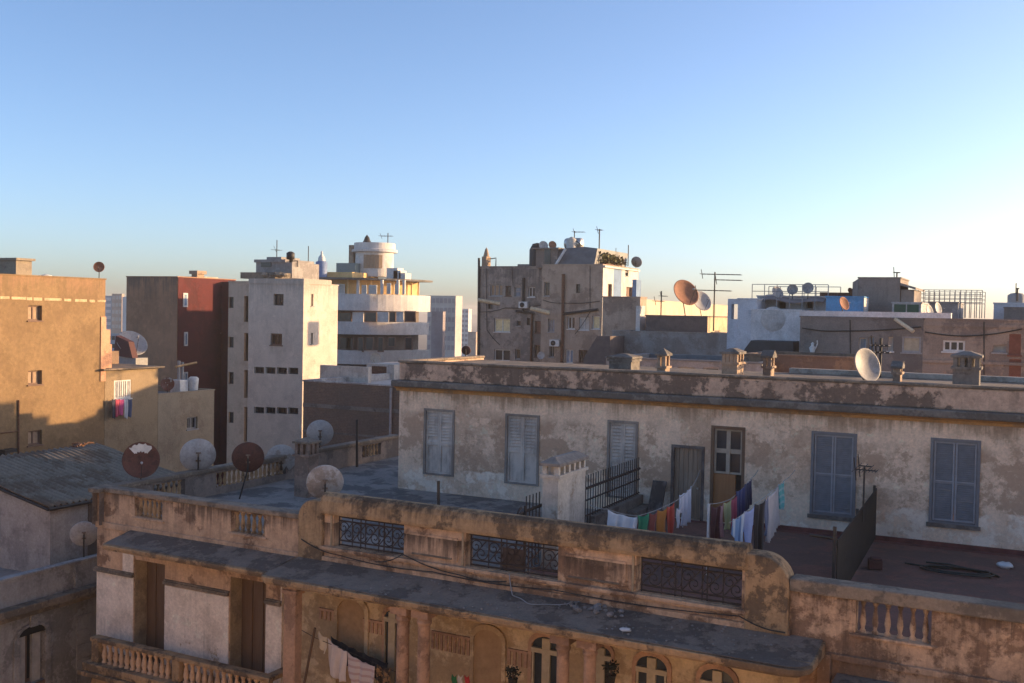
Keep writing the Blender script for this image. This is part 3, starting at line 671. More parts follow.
# --- red and brown block ----------------------------------------------------------------------------
M_brownw = plaster('brown_wall', (.44, .225, .125), (.37, .19, .105), .5, .3, stain=(.16, .11, .08), streak=.5, drips=((2.3, 3.0),))
M_red = plaster('red_wall', (.115, .017, .016), (.085, .014, .013), .4, .4, stain=(.10, .03, .028), streak=.3)
A, B = G(126, 65), G(177, 65)
b = Bld('brown_building', 'windowless brown party wall building with a red painted flank, left of the red courtyard wall', A, B, 7.0, zat(150, 277, 65), M_brownw, ph=.3); b.done()
fl = W(V((B[0]+.02, 65.02, 0)), V((B[0]+.02, 72, 0)), side=(1, 0)); m = MB(); fl.wall(m, 0, 6.9, GROUND, b.zt-.01, [], .1, off=.02)
b.extra('red_flank', m, M_red)
for x0, x1, y0, y1 in ((183, 187.5, 293, 307), (184, 187.5, 332, 346), (184, 187.5, 372, 384)):
    u0, u1, z0, z1 = fl.rect(x0, x1, y0, y1, .03); m = MB(); fl.box(m, u0, u1, z0, z1, .021, .08); w_ = b.extra('window', m, FR_WHITE); m = MB(); fl.box(m, u0+.12, u1-.12, z0+.12, z1-.12, .081, .09); part(w_, 'pane', m, PN_BLUE)
YR = 65+5.2
A, B = G(193, YR), G(233, YR)
b = Bld('red_building', 'dark red courtyard wall with small dark windows beside the pale slim building', A, B, 8, zat(212, 282.5, YR), M_red, ph=.3)
for x0, x1, y0, y1 in ((194, 202, 293, 298.5), (209, 214.5, 311, 321), (195, 201, 330.5, 335), (209, 214.5, 348, 358.5), (207.6, 214.5, 382, 388.5), (196, 203, 366, 373)): b.window(x0, x1, y0, y1, fr=FR_BROWN, mull=0)
b.done()
m = MB(); p = b.f.hit(215, 339); q = b.f.hit(221, 335); m.tube([b.f.hit(209, 340)+b.f.n*.1, b.f.hit(222, 333)+b.f.n*.1], .05, 5); m.tube([b.f.hit(192, 358)+b.f.n*.1, b.f.hit(208, 356)+b.f.n*.1], .04, 5); b.extra('drain_pipe', m, plaster('redpipe', (.3, .1, .09)))
a = b.f.hit(191.5, 281, -1); c = b.f.hit(197, 281, -1); m = MB(); z1 = b.f.hit(194, 274, -1).z; m.aabb(a.x, c.x, a.y, a.y+.9, b.zt-.2, z1); m.aabb(a.x-.15, c.x+.15, a.y-.15, a.y+1.05, z1, z1+.3); b.extra('chimney', m, M_ct2)
m = MB(); a = b.f.hit(184, 276, -2.0); m.aabb(a.x, a.x+2.2, a.y, a.y+2, b.zt-.5, b.f.hit(186, 276.5, -2).z); b.extra('roof_hut', m, plaster('cream_hut', (.55, .46, .34)))
# --- pale slim building and the white building --------------------------------------------------------
M_palew = plaster('pale_wall', (.56, .42, .31), (.5, .365, .265), .3, .5, streak=.25)
A, B = G(228, 63), G(250, 63)
b = Bld('slim_building', 'narrow pale building squeezed between the red wall and the white building', A, B, 9, zat(238, 282, 63), M_palew, ph=.3)
for y0, y1 in ((297, 308), (337, 347.6), (372, 384), (412, 423)): b.window(228.5, 233.5, y0, y1, fr=M_dark, mull=0, sill=False)
for y0, y1 in ((296, 322), (333, 361), (370, 398), (407, 442)): b.window(244, 248.2, y0, y1, mull=0, trans=1, rev=.5, sill=False)
b.done()
M_whitew = plaster('white_wall', (.64, .54, .44), (.57, .475, .385), .3, .45, stain=(.38, .33, .28), streak=.4, drips=((1.9, 2.5),))
A = G(248.3, 55); Bp = G(303, 55.0)
b = Bld('white_building', 'tall white building with two rows of slot windows and a sunlit right flank', A, Bp, .1, 1, M_whitew)
bpy.data.objects.remove(b.r); ROOTS.pop()
d2 = atX(337.5, 330, Bp[0]).y-55; zt = zat(275, 278.5, 55)
b = Bld('white_building', 'tall white building with two rows of slot windows and a sunlit right flank', A, Bp, d2, zt-.35, M_whitew, ph=.3)
b.window(273.5, 283.5, 294, 305.5, fr=M_dark, mull=1, sill=False); b.window(270.5, 282, 333.5, 345, fr=FR_BROWN, mull=1, bars=4)
for y0, y1 in ((367, 373.5), (407, 413.5)):
    for k in range(4): b.window(254+k*11.4, 264+k*11.4, y0+k*.25, y1+k*.25, fr=M_dark, mull=1, rev=.22, sill=False)
b.window(311.2, 313.4, 294, 306, face='r', mull=0); b.window(311, 313, 333, 344, face='r', mull=0); b.done()
dd = atX(331, 310, Bp[0]).y-55
m = MB(); m.aabb(A[0]-.02, Bp[0]+.02, 55-.02, 55+dd, zt-.28, zt); b.extra('upper_wall', m, M_whitew)
m = MB(); m.aabb(A[0]-1.0, Bp[0]-2.6, 55.3, 58.5, zt+.003, zt+.42); b.extra('roof_ledge', m, M_cap)
a = atY(256, 270, 57); c = atY(292, 270, 57); zz = zat(270, 258, 57)
m = MB(); m.aabb(a.x, c.x, 57, 60, zt+.1, zz-.3); m.aabb(a.x-.1, c.x-.5, 56.9, 60.1, zz-.3, zz-.1); m.aabb(a.x+.5, c.x-1.3, 57.5, 59.5, zz-.1, zz+.1); o = b.extra('stair_hut', m, plaster('hut_grey', (.36, .33, .30), (.28, .25, .23), .5, .8))
m = MB(); p = atY(265, 264, 56.95); m.aabb(p.x-.35, p.x+.5, 56.95, 57.05, p.z-.2, p.z+.25); part(o, 'window', m, PN_DARK)
# --- rounded building ---------------------------------------------------------------------------------
YB = 90.0
R = thing('round_building', 'cream corner building with curved white balcony bands and a round tower on its roof', 'building')
M_rw = plaster('round_white', (.72, .66, .60), (.64, .58, .52), .3, .4, streak=.3); M_rdark = plaster('round_recess', (.20, .16, .13), (.14, .11, .09), .5, .5); M_ror = plaster('round_sunlit_orange', (.76, .50, .22), (.68, .43, .18), .3, .5, streak=.15)  # upper storey's orange has the sun's glow in the recess put into it
xl = atY(300, 330, YB).x; xr = atY(424, 330, YB+8).x; rad = 7.5
def rplan(inset=0, n=14, back=9.0):
    x1 = xr-inset; y0 = YB+inset; r = rad-inset
    pts = [(xl, y0)] + [(x1-r+r*math.sin(t), y0+r-r*math.cos(t)) for t in [i*PI/2/n for i in range(n+1)]] + [(x1, YB+back), (xl, YB+back)]
    return pts
def rslab(name, z0, z1, inset, mat, par=None):
    mb = MB(); mb.prism([V((x, y, z0)) for x, y in rplan(inset)], (0, 0, z1-z0))
    o = part(par or R, name, mb, mat)
    return o
def zb_(y): return zat(380, y, YB)
z0, z1, z2, z3, z4, z5 = zb_(294), zb_(311), zb_(322.5), zb_(335.5), zb_(277.5), zb_(279.5)
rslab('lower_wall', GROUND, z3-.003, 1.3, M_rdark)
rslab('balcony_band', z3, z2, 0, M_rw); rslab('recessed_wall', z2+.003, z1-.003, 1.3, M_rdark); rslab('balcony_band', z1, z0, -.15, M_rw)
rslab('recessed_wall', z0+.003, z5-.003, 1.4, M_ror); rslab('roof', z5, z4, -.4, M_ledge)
rslab('balcony_band', zb_(366), zb_(352), 0, M_rw)
RWf = W((xl, YB+1.3), (xr, YB+1.3))
for x0, x1, y0, y1 in ((339, 352, 312, 322), (365, 377, 312, 322), (389.5, 396, 312, 322), (405, 416, 311, 322), (340, 352, 337, 350), (358, 364, 337, 352), (378, 384, 337, 352), (388, 396, 337, 347), (405, 413, 337, 350), (346, 354, 337, 350), (366, 374, 337, 350)):
    u0, u1, za, zb2 = RWf.rect(x0, x1, y0, y1); m = MB(); RWf.box(m, u0, u1, za, zb2, 0.003, .08); w_ = part(R, 'window', m, FR_BROWN); m = MB(); RWf.box(m, u0+.12, u1-.12, za+.1, zb2-.1, .081, .1); part(w_, 'pane', m, PN_DARK)
for x0, x1 in ((353, 364), (378, 389), (397, 404)):
    u0, u1, za, zb2 = RWf.rect(x0, x1, 312, 322); m = MB(); RWf.box(m, u0, u1, za, zb2, .003, .12); part(R, 'wall_pier', m, M_rw)
RT3 = W((xl, YB+1.4), (xr, YB+1.4))
for x0, x1, y0, y1 in ((362, 367, 285, 294), (369, 377, 285, 294), (387, 391, 283, 294), (337, 345, 284, 294), (395, 398, 284, 294)):
    u0, u1, za, zb2 = RT3.rect(x0, x1, y0, y1); m = MB(); RT3.box(m, u0, u1, za, zb2, .003, .06); w_ = part(R, 'window', m, FR_WHITE); m = MB(); RT3.box(m, u0+.1, u1-.1, za+.1, zb2-.1, .061, .07); part(w_, 'pane', m, PN_PALE)
for x, off in ((358, 1.2), (382, 1.0), (398, 1.0), (404, 1.0)):
    p = atY(x, 288, YB+off); m = MB(); m.tube([(p.x, p.y, z0), (p.x, p.y, z5)], .17, 8); part(R, 'roof_post', m, M_rw)
for t in [i*PI/2/9 for i in range(2, 10)]:
    x, y = xr-.5-rad+.5+(rad-.5)*math.sin(t), YB+rad-(rad-.5)*math.cos(t); m = MB(); m.tube([(x, y, z0), (x, y, z5)], .09, 6); part(R, 'roof_post', m, M_ror)
pc = atY(374.5, 262, YB+8); m = MB(); rr_ = .46*(atY(391.5, 262, YB+8)-atY(357, 262, YB+8)).x
zA, zB, zC, zD = zat(374, 277, YB+8), zat(374, 253, YB+8), zat(374, 249.5, YB+8), zat(374, 243.5, YB+8)
m.lathe((pc.x, pc.y, zA), (0, 0, 1), [(rr_, 0), (rr_, zB-zA), (rr_*1.2, zB-zA+.05), (rr_*1.2, zB-zA+.3), (rr_*1.08, zC-zA), (rr_*1.08, zD-zA), (rr_*1.0, zD-zA), (rr_*1.0, zD-zA-.3), (.01, zD-zA-.3)], 40, smooth=False); o = part(R, 'tower', m, M_rw)
for k in range(5):
    t = -.25+k*.2; d = V((math.sin(t+.35), -math.cos(t+.35), 0)); m = MB(); p = V((pc.x, pc.y, zA+.9))+d*rr_; e = V((-d.y, d.x, 0)); m.box(p-e*.2-d*.05, e*.4, d*.1, (0, 0, zB-zA-1.2)); part(o, 'window', m, PN_TAN)
m = MB(); p = atY(367, 240, YB+8); m.lathe((p.x, p.y, zD-.2), (0, 0, 1), [(.7, 0), (.4, .5), (.25, .9), (0, 1.2)], 10); part(o, 'finial', m, M_dark)
m = MB(); p = atY(350.5, 262, YB+7); m.aabb(p.x-.25, p.x+.35, p.y, p.y+.7, z4, zat(350, 245, YB+7)); part(R, 'chimney', m, M_ct2)
m = MB(); p = atY(346, 270, YB+5); m.aabb(p.x-1.3, p.x+1.2, p.y, p.y+2, z4, zat(346, 263, YB+5)); part(R, 'roof_hut', m, flat('teal_hut', (.16, .22, .23), .8))
for x, w_ in ((392, 1.4), (397, .9), (402, .8)):
    m = MB(); p = atY(x, 275, YB+6); m.aabb(p.x-w_/2, p.x+w_/2, p.y, p.y+1.2, z4, zat(x, 268+(x-392)*.5, YB+6)); part(R, 'roof_hut', m, M_rw)
m = MB(); p = atY(302, 278, YB+3); q = atY(352, 278, YB+3); m.aabb(p.x, q.x, p.y, p.y+5, z4, zat(330, 272, YB+3)); part(R, 'roof_storey', m, M_ror)
# --- far buildings -------------------------------------------------------------------------------------
def far(name, label, x0, x1, yt, Y, mat, depth=12, rows=0, cols=0, wm=None, ybot=352):
    A_, B_ = G(x0, Y), G(x1, Y); depth = min(depth, atX(x1+max(1.5, (x1-x0)*.25), 320, B_[0]).y-Y)
    b = Bld(name, label, A_, B_, depth, zat((x0+x1)/2, yt, Y), mat, ph=.2)
    if rows:
        zt = b.zt; zb2 = zat((x0+x1)/2, ybot, Y); hh = (zt-zb2)/rows; ww = b.f.L/cols
        for i in range(rows):
            for j in range(cols):
                u = j*ww; m = MB(); b.f.box(m, u+ww*.15, u+ww*.85, zt-(i+.75)*hh, zt-(i+.25)*hh, .002, .06); part(b.r, 'window', m, wm or PN_DARK)
    return b.done()
M_farp = plaster('far_pale', (.55, .50, .45), (.5, .45, .4), .3, .1, streak=.1); M_farw = plaster('far_white', (.68, .66, .63), (.62, .6, .58), .3, .1, streak=.1); M_fargrey = plaster('far_grey', (.40, .34, .33), (.36, .3, .29), .3, .1, streak=.1); M_farpink = plaster('far_pink', (.5, .38, .30), (.45, .33, .26), .3, .1, streak=.1); M_farblue = plaster('far_blue', (.34, .38, .43), (.3, .33, .38), .3, .1, streak=.1)
far('grey_building', 'plain mauve grey building just right of the rounded corner building', 431, 442.5, 312, 118, M_fargrey, 8)
far('pale_block', 'far pale beige block rising behind the mauve grey building', 427, 455, 296, 170, M_farp, 14, 6, 7, M_fargrey)
far('white_tower', 'far white tower block with thin horizontal stripes of windows', 453.5, 468, 309, 300, M_farw, 16, 9, 4, M_fargrey)
far('pink_block', 'low pinkish block left of the grey pipe-fronted building, far away', 468, 476, 332, 260, M_farpink, 12)
far('blue_tower', 'far blue grey striped tower in the gap beside the tall tan building', 104.5, 111.5, 296, 260, M_farblue, 10, 8, 1, M_farw, 345)
far('orange_block', 'far sunlit orange block in the gap left of the brown party wall', 111.5, 121.5, 294, 240, M_farpink, 10, 5, 3, M_farp, 330)
far('narrow_tower', 'narrow grey white tower against the edge of the brown party wall', 122, 127, 297, 200, M_farw, 8)
far('low_blue_block', 'low blue grey block at the bottom of the gap beside the tan building', 104, 127, 334, 130, M_farblue, 12, 2, 6, PN_DARK, 350)
Bld('cream_block', 'low sunlit cream block behind the big orange dish', G(634, 90), G(733, 140), 12, zat(680, 303, 112), plaster('cream_far', (.62, .50, .35), (.55, .44, .3), .3, .2), ph=.2).done()
# --- brick-sided building with the white roof -----------------------------------------------------------
YQ = 39.0
A, B = G(303, YQ, 420), G(412, YQ, 420)
M_brick = brick('brown_brick', (.20, .125, .085), (.15, .095, .068), (.20, .165, .13), 3.0)
b = Bld('brick_building', 'low brown brick building with a whitewashed flat roof behind the left roof deck', A, B, 13, zat(350, 384, YQ), M_brick, ph=.25, roofmat=plaster('white_roof', (.60, .50, .42), (.5, .4, .33), .4, .6), capmat=plaster('white_cap', (.48, .44, .40), (.3, .27, .25), .5, .8))
b.done()
m = MB(); p, q = b.f.uz(303, 405), b.f.uz(398, 412); b.f.box(m, 0, b.f.L, q[1]-.06, q[1]+.12, .002, .03); b.f.box(m, 0, b.f.L, q[1]-1.2, q[1]-1.12, .002, .02); b.extra('cement_course', m, M_ledge)
m = MB(); a, c = atY(320, 372, YQ+3.2), atY(368, 372, YQ+3.2); m.aabb(a.x, c.x, a.y, a.y+.3, b.zt-.25, zat(340, 366, YQ+3.2)); b.extra('roof_wall', m, plaster('white_roofwall', (.56, .48, .40), (.46, .38, .31), .4, .8)); m = MB(); a, c = atY(366.5, 372, YQ+7), atY(394, 372, YQ+7); zz = zat(380, 364, YQ+7); m.aabb(a.x, c.x, a.y, a.y+2.4, b.zt-.25, zz); b.extra('roof_hut', m, _mc['white_roofwall'])
m = MB(); p = atY(379, 372, YQ+6.98); m.aabb(p.x-.45, p.x+.45, p.y, p.y+.05, p.z-.1, p.z+.3); b.extra('vent', m, M_rust)
m = MB(); p = b.f.uz(394, 400); m.tube([b.f.P(p[0]-.1, GROUND, .1), b.f.P(p[0]-.1, b.zt-.05, .1)], .06, 6); b.extra('drain_pipe', m, FR_GREY)
# ================================================================ centre: grey building with pipes
M_cen = plaster('centre_wall', (.35, .29, .24), (.21, .175, .15), .55, .55, stain=(.13, .11, .10), streak=.6, drips=((3.5, 3.0),))
M_cen2 = plaster('centre_wall_pale', (.43, .33, .25), (.28, .21, .16), .5, .5, stain=(.16, .13, .11), streak=.5)
M_cwhite = plaster('centre_white', (.66, .62, .56), (.56, .5, .44), .3, .5, streak=.25)
M_cblue = plaster('centre_blue', (.20, .29, .42), (.16, .24, .36), .3, .8, streak=.2)
YC = 76.0
A = G(478, YC+1.2, 300); Bm = G(541.5, YC+1.2, 300)
b = Bld('grey_building', 'tall weathered grey building with brown pipes on its front, left of the orange dish', A, Bm, 12, zat(508, 267, YC+1.2), M_cen, ph=.3)
b.window(490, 502.5, 284.5, 296, mull=2, fr=FR_GREY, pn=PN_TAN); b.window(505.5, 511, 286, 296, fr=FR_BROWN, pn=PN_DARK, mull=0); b.window(514.5, 520.5, 287, 296.5, pn=PN_BLUE, mull=0, trans=1); b.window(528, 535, 287, 297, fr=FR_WHITE, mull=1)
b.window(494, 510, 318.5, 332, fr=FR_WHITE, pn=PN_CURT, mull=1); b.window(516.7, 520.6, 320.6, 326, mull=0); b.window(494, 510, 349.5, 361, fr=FR_WHITE, mull=1); b.window(535, 540.8, 321, 333, fr=FR_BROWN, pn=flat('brown_blind', (.22, .12, .08)), mull=0)  # yellow curtain tone also has the window's bright reflection put into it
b.window(488, 492.5, 303, 309, fr=M_dark, mull=0, sill=False); b.window(527, 530, 318, 325, fr=M_dark, mull=0, sill=False); b.window(515, 520, 349, 359, fr=FR_GREY, mull=0); b.window(534.5, 540, 345, 357, fr=FR_BROWN, mull=1)
b.done(); CB = b
def pipe(par, w_, pts, r, mat, off=.12):
    m = MB(); m.tube([w_.hit(x, y, off) for x, y in pts], r, 6); return part(par, 'pipe', m, mat)
pipe(b.r, b.f, [(479, 258), (478.3, 360)], .10, M_dark); pipe(b.r, b.f, [(523.5, 278), (523, 312)], .10, M_dark); pipe(b.r, b.f, [(516, 311), (534, 313.5)], .10, M_dark); pipe(b.r, b.f, [(532, 313), (531, 362)], .09, M_rust)
m = MB(); p, q = b.f.hit(480, 265), b.f.hit(484.5, 265); m.aabb(p.x, q.x, p.y+.3, p.y+1.1, b.zt, zat(482, 256.5, YC+1.5)); m.lathe(((p.x+q.x)/2, p.y+.7, zat(482, 256.5, YC+1.5)), (0, 0, 1), [(.28, 0), (.12, .6), (0, .8)], 8); b.extra('chimney', m, M_ct2)
m = MB(); p = b.f.hit(484, 260, -1); q = b.f.hit(496, 258, -1); m.tube([p, V((q.x, p.y, q.z)), V((q.x, p.y, b.zt))], .05, 5); b.extra('washing_frame', m, M_dark)
m = MB(); p = b.f.hit(524, 266, -2); m.aabb(p.x-.6, p.x+.6, p.y, p.y+1.2, b.zt-.3, zat(524, 264, YC+3)); b.extra('roof_hut', m, M_cen)
m = MB(); p = b.f.hit(537, 263, -2); m.lathe((p.x, p.y, b.zt-.3), (0, 0, 1), [(.65, 0), (.65, 1.8), (.4, 2.3), (0, 2.4)], 12); b.extra('black_water_drum', m, M_dark)
A = G(541.5, YC, 300); Bm2 = G(602, YC, 300)
dR = atX(638, 290, Bm2[0]).y-YC
b = Bld('grey_building', 'higher brown grey building with white and blue sunlit flank and a steel tank on top', A, Bm2, dR, zat(570, 265, YC), M_cen2, ph=.25)
b.window(544, 549.5, 282, 296, mull=0, fr=FR_GREY); b.window(548, 554.5, 319, 332, fr=FR_GREY, pn=PN_BLUE, mull=1); b.window(567.5, 574.7, 316.5, 329, fr=FR_WHITE, mull=1); b.window(579, 589, 317.5, 330, fr=FR_WHITE, pn=PN_PALE, mull=1); b.window(592, 599.7, 316, 329, fr=FR_WHITE, pn=PN_CURT, mull=0)
b.window(565.5, 573, 349.5, 363, fr=FR_WHITE, pn=PN_BLUE, mull=1); b.window(578.5, 587.5, 350, 363, fr=FR_BROWN, mull=1)
b.window(607.5, 611.5, 284, 297, face='r', pn=flat('brown_blind'), mull=0) if False else b.window(607.5, 611.5, 284, 297, face='r', pn=_mc['brown_blind'], fr=FR_BROWN, mull=0)
b.window(626, 632, 287, 297, face='r', pn=_mc['brown_blind'], fr=FR_BROWN, mull=1); b.window(625, 628, 268, 276, face='r', mull=0)
b.window(576, 580, 284, 293, fr=M_dark, mull=0, sill=False); b.window(549.5, 554, 345, 357, fr=FR_GREY, mull=1)
b.done(); CB2 = b
pipe(b.r, b.f, [(563.3, 274), (562.6, 330), (561.5, 362)], .12, M_rust); pipe(b.r, b.f, [(563, 314), (598, 309.5)], .11, M_dark)
m = MB(); zz0 = zat(600, 298, YC)
for x0, x1, mat in ((602.3, 613, M_cwhite), (620.5, 637, M_cwhite)):
    u0 = b.rt.uz(x0, 290)[0]; u1 = b.rt.uz(x1, 290)[0]; b.rt.box(m, max(u0, .05), u1-.02, b.zt-6.4, b.zt-.02, .002, .05)
# paint strips frame the openings instead of covering them
m = MB(); U = lambda x: b.rt.uz(x, 285)[0]
hs = [h[0] for h in b.h['r']]
b.rt.wall(m, U(602.4), U(613), b.zt-7, b.zt-.03, hs, .02, off=.03); b.rt.wall(m, U(621), U(637.5), b.zt-7, b.zt-.03, hs, .02, off=.03); b.extra('white_paint', m, M_cwhite)
m = MB(); b.rt.wall(m, U(613), U(621), b.zt-7, b.zt-.03, [], .02, off=.03); b.extra('blue_paint', m, M_cblue)
m = MB(); b.rt.box(m, U(602.4), U(637.5), b.zt-.18, b.zt-.03, .032, .2); b.extra('flank_cornice', m, M_cwhite)
p, q = atY(538, 262, YC+1), atY(559, 262, YC+1); m = MB(); m.aabb(p.x, q.x, YC+.6, YC+6, b.zt-.2, zat(548, 249.5, YC+1)); m.aabb(p.x-.3, q.x+.2, YC+.4, YC+6.2, zat(548, 249.5, YC+1), zat(548, 248, YC+1)); o = b.extra('stair_hut', m, M_cen)
m = MB(); p = atY(547.5, 254, YC+.6); m.aabb(p.x-.25, p.x+.3, YC+.55, YC+.62, b.zt-.1, p.z+.5); part(o, 'door', m, PN_DARK)
p, q = atY(560, 262, YC+1.5), atY(600, 262, YC+1.5); zt = zat(585, 247.5, YC+2); m = MB(); m.prism([V((p.x, YC+.3, b.zt)), V((q.x, YC+.3, b.zt)), V((q.x, YC+.9, zt-.15)), V((q.x-1.2, YC+1.2, zt)), V((p.x+.5, YC+1.2, zt-.1)), V((p.x-.1, YC+.9, zt-.5))], (0, 7, 0)); o = b.extra('metal_roof', m, flat('dark_zinc', (.15, .145, .14), .6, .2, .25, 2))
m = MB(); m.tube([V((p.x+.2, YC+.2, b.zt)), V((p.x+.9, YC+.5, zt-.2))], .12, 6); part(o, 'flashing', m, FR_WHITE)
# garden on the flat roof, greenery in troughs
m = MB(); rnd = random.Random(5); pa = b.rt.hit(604, 262, -.5); pb = b.rt.hit(620, 264, -.5)
for i in range(240):
    t = rnd.random(); c = pa.lerp(pb, t)+V((rnd.uniform(-.5, .5), rnd.uniform(-.6, .6), rnd.uniform(-.1, .8)*(1-.5*t))); s = rnd.uniform(.12, .28)
    d = V((rnd.uniform(-1, 1), rnd.uniform(-1, 1), rnd.uniform(-1, 1))).normalized(); e = d.cross(V((.3, .5, .8))).normalized(); m.quad(c-d*s, c-e*s*.5, c+d*s, c+e*s*.5)
tr = thing('roof_garden', 'clump of green and yellow plants on the roof edge of the brown grey building', 'plants'); part(tr, 'foliage', m, flat('leaf_green', (.14, .125, .04), .8, 0, .6, 3))
m = MB(); m.tube([pa+V((0, 0, -.35)), pb+V((0, 0, -.35))], .3, 6); part(tr, 'trough', m, M_rust)
for cc in (0.25, .55, .9):
    c = pa.lerp(pb, cc); m = MB(); m.tube([c+V((0, 0, -.2)), c+V((.05, 0, .7))], .04, 5); part(tr, 'stem', m, M_rust)
# step wall in front of the flank, lean-to and long low block
YS = 66.0
b = Bld('step_building', 'plain brown grey block stepping down right of the tall building, below its white flank', G(602.5, YS, 310), G(640, YS, 310), 1.3, zat(620, 297.5, YS), M_cen2, ph=.3); b.done()
m = MB(); p, q = atY(645, 318, YS), atY(641, 318, YS); m.aabb(q.x, p.x, YS-1, YS, -8, zat(642, 306, YS)); b.extra('white_pier', m, M_cwhite)
m = MB(); p, q = atY(637, 290, YS+5), atY(641, 290, YS+5); m.aabb(p.x, q.x, YS+4, YS+5, b.zt-.2, zat(638, 280, YS+5)); b.extra('blue_hut', m, M_cblue)
YL = 62.0
A, Bp = G(612, YL, 345), G(728, YL, 345)
b = Bld('low_block', 'long low grey block with streaked plain wall, carrying the hut with the orange dish', A, Bp, atX(742.5, 340, Bp[0]).y-YL, zat(670, 333, YL), plaster('streaked_grey', (.33, .30, .27), (.26, .22, .19), .5, .4, stain=(.45, .42, .38), streak=.4), ph=.2); b.done()
BL = b
m = MB(); z0 = zat(600, 366, YL-3); m.prism([V((G(587, YL-2)[0], YL-2.5, -6)), V((G(613, YL-2)[0], YL-2.5, -6)), V((G(613, YL-2)[0], YL-2.5, zat(612, 336, YL-2))), V((G(600, YL-2)[0], YL-2.5, zat(600, 336, YL-2))), V((G(587, YL-2)[0], YL-2.5, zat(587, 358, YL-2)))], (0, 3.5, 0)); b.extra('lean_to', m, flat('lean_to_dark', (.14, .105, .09), .9, 0, .3, 2))
YH = 64.5
A, Bp = G(645.5, YH, 325), G(707, YH, 325)
b = Bld('dish_hut', 'dark low roof hut topped by the big orange dish', A, Bp, atX(732.5, 325, Bp[0]).y-YH, zat(675, 316.5, YH), plaster('dark_hut', (.17, .125, .105), (.13, .10, .085), .4, .6), ph=.15)
b.done()
u = b.rt
m = MB(); u.wall(m, .02, u.L, b.zt-1.6, b.zt-.01, [(u.uz(714, 330)[0], u.uz(719, 330)[0], b.zt-1.5, b.zt-.85)], .3, off=.03); b.extra('lit_flank', m, plaster('lit_flank_tone', (.60, .46, .28), (.5, .38, .23), .4, .8, streak=.2)); DH = b  # sunlit side put into the colour, paler than the hut's front
# parapets and roof windows seen just above the foreground roof
YW = 40.0
b = Bld('shed_row', 'low dark shed row with a bluish roof edge just behind the foreground roof chimneys', G(606, YW, 368), G(762, YW, 368), 5, zat(690, 361.5, YW), plaster('shed_grey', (.30, .29, .28), (.22, .21, .2), .5, .7), ph=.12, capmat=flat('blue_grey_edge', (.13, .135, .14), .7))
for x0, x1 in ((631, 646), (650, 656), (678, 695), (703, 719)): b.window(x0, x1, 367, 376, pn=M_void, mull=0, sill=False)
b.done()
b = Bld('brown_wall_block', 'long brown stained low wall behind the chimneys right of centre', G(745, 42, 365), G(862, 42, 365), 4, zat(800, 357, 42), plaster('brown_low', (.24, .155, .10), (.15, .10, .075), .55, .7, streak=.5), ph=.1); b.done()
# ================================================================ right: white, blue and grey roofs
M_bw = plaster('bluish_white', (.64, .64, .66), (.56, .57, .60), .4, .5, stain=(.30, .29, .29), streak=.3)
M_bw2 = plaster('lilac_white', (.74, .69, .66), (.66, .61, .58), .4, .4, stain=(.36, .32, .28), streak=.3)
Y1 = 56.0
b = Bld('white_blue_building', 'bluish white building with a hollow arch on its left corner and dishes on the roof', G(737.5, Y1, 320), G(756, Y1, 320), 3, zat(745, 299.5, Y1), M_bw, ph=.2); b.done()
m = MB(); p, q = b.f.hit(727.5, 315), b.f.hit(737.5, 315); zt = zat(732, 304, Y1); m.aabb(p.x, p.x+.2, Y1, Y1+.6, -6, zt); m.aabb(p.x, q.x, Y1, Y1+.6, zt, zt+.28); m.aabb(p.x+.2, q.x, Y1, Y1+.6, -6, zat(732, 319, Y1)); b.extra('hollow_frame', m, M_bw)
b = Bld('white_wall_building', 'pale lilac white blank wall with a faint round stain, dark opening beneath', G(751, Y1-.6, 320), G(800.5, Y1-.6, 320), 9, zat(775, 310.5, Y1-.6), M_bw2, ph=.3)
b.done()
m = MB(); c = b.f.hit(773, 319); m.lathe(c+b.f.n*.002, b.f.n, [(0.01, .02), (.62, .018), (.65, .0)], 24); b.extra('round_stain', m, plaster('stain_tan', (.64, .585, .54), (.6, .54, .49), .5, 1.5)); p = b.f.hit(752, 345); q = b.f.hit(799, 345)
m = MB(); zt = zat(775, 341, Y1-2); m.prism([V((p.x-.6, Y1-.6, zt-1.3)), V((p.x+.3, Y1-.6, zt)), V((q.x, Y1-.6, zt)), V((q.x, Y1-.6, zt-1.3))], (0, -1.5, 0)); m.aabb(p.x-.6, q.x, Y1-2.2, Y1-.7, -6, zt-1.31); b.extra('dark_lean_to', m, flat('dark_tarp', (.045, .048, .05), .7, 0, .3, 1.5)); WB = b
Y2 = 50.0
M_dgrey = plaster('dark_cement', (.23, .20, .175), (.165, .145, .13), .5, .5, stain=(.22, .20, .19), streak=.3)
M_bgrey = plaster('brown_cement', (.34, .26, .20), (.22, .17, .14), .5, .45, stain=(.12, .10, .09), streak=.5)
b = Bld('dark_grey_building', 'dark cement grey building with a white painted roof band, right of centre', G(800, Y2, 330), G(923.5, Y2, 330), 12, zat(860, 318.5, Y2), M_dgrey, ph=.3)
b.window(859, 866, 338, 352, fr=FR_WHITE, pn=PN_BLUE, mull=0); b.window(868, 874, 337, 352, fr=FR_GREY, pn=PN_BLUE, mull=1); b.window(902, 921, 336.5, 352.5, fr=FR_GREY, pn=flat('beige_board', (.40, .34, .24)), mull=0, rev=.05); b.window(888, 893, 337, 351, fr=FR_WHITE, pn=PN_PALE, mull=0)
b.done(); DG = b
m = MB(); p, q = b.f.uz(800, 320), b.f.uz(951, 320); b.f.box(m, 0, q[0], b.zt+.075, zat(860, 311.5, Y2), -.5, .03); b.extra('white_band', m, M_bw2)
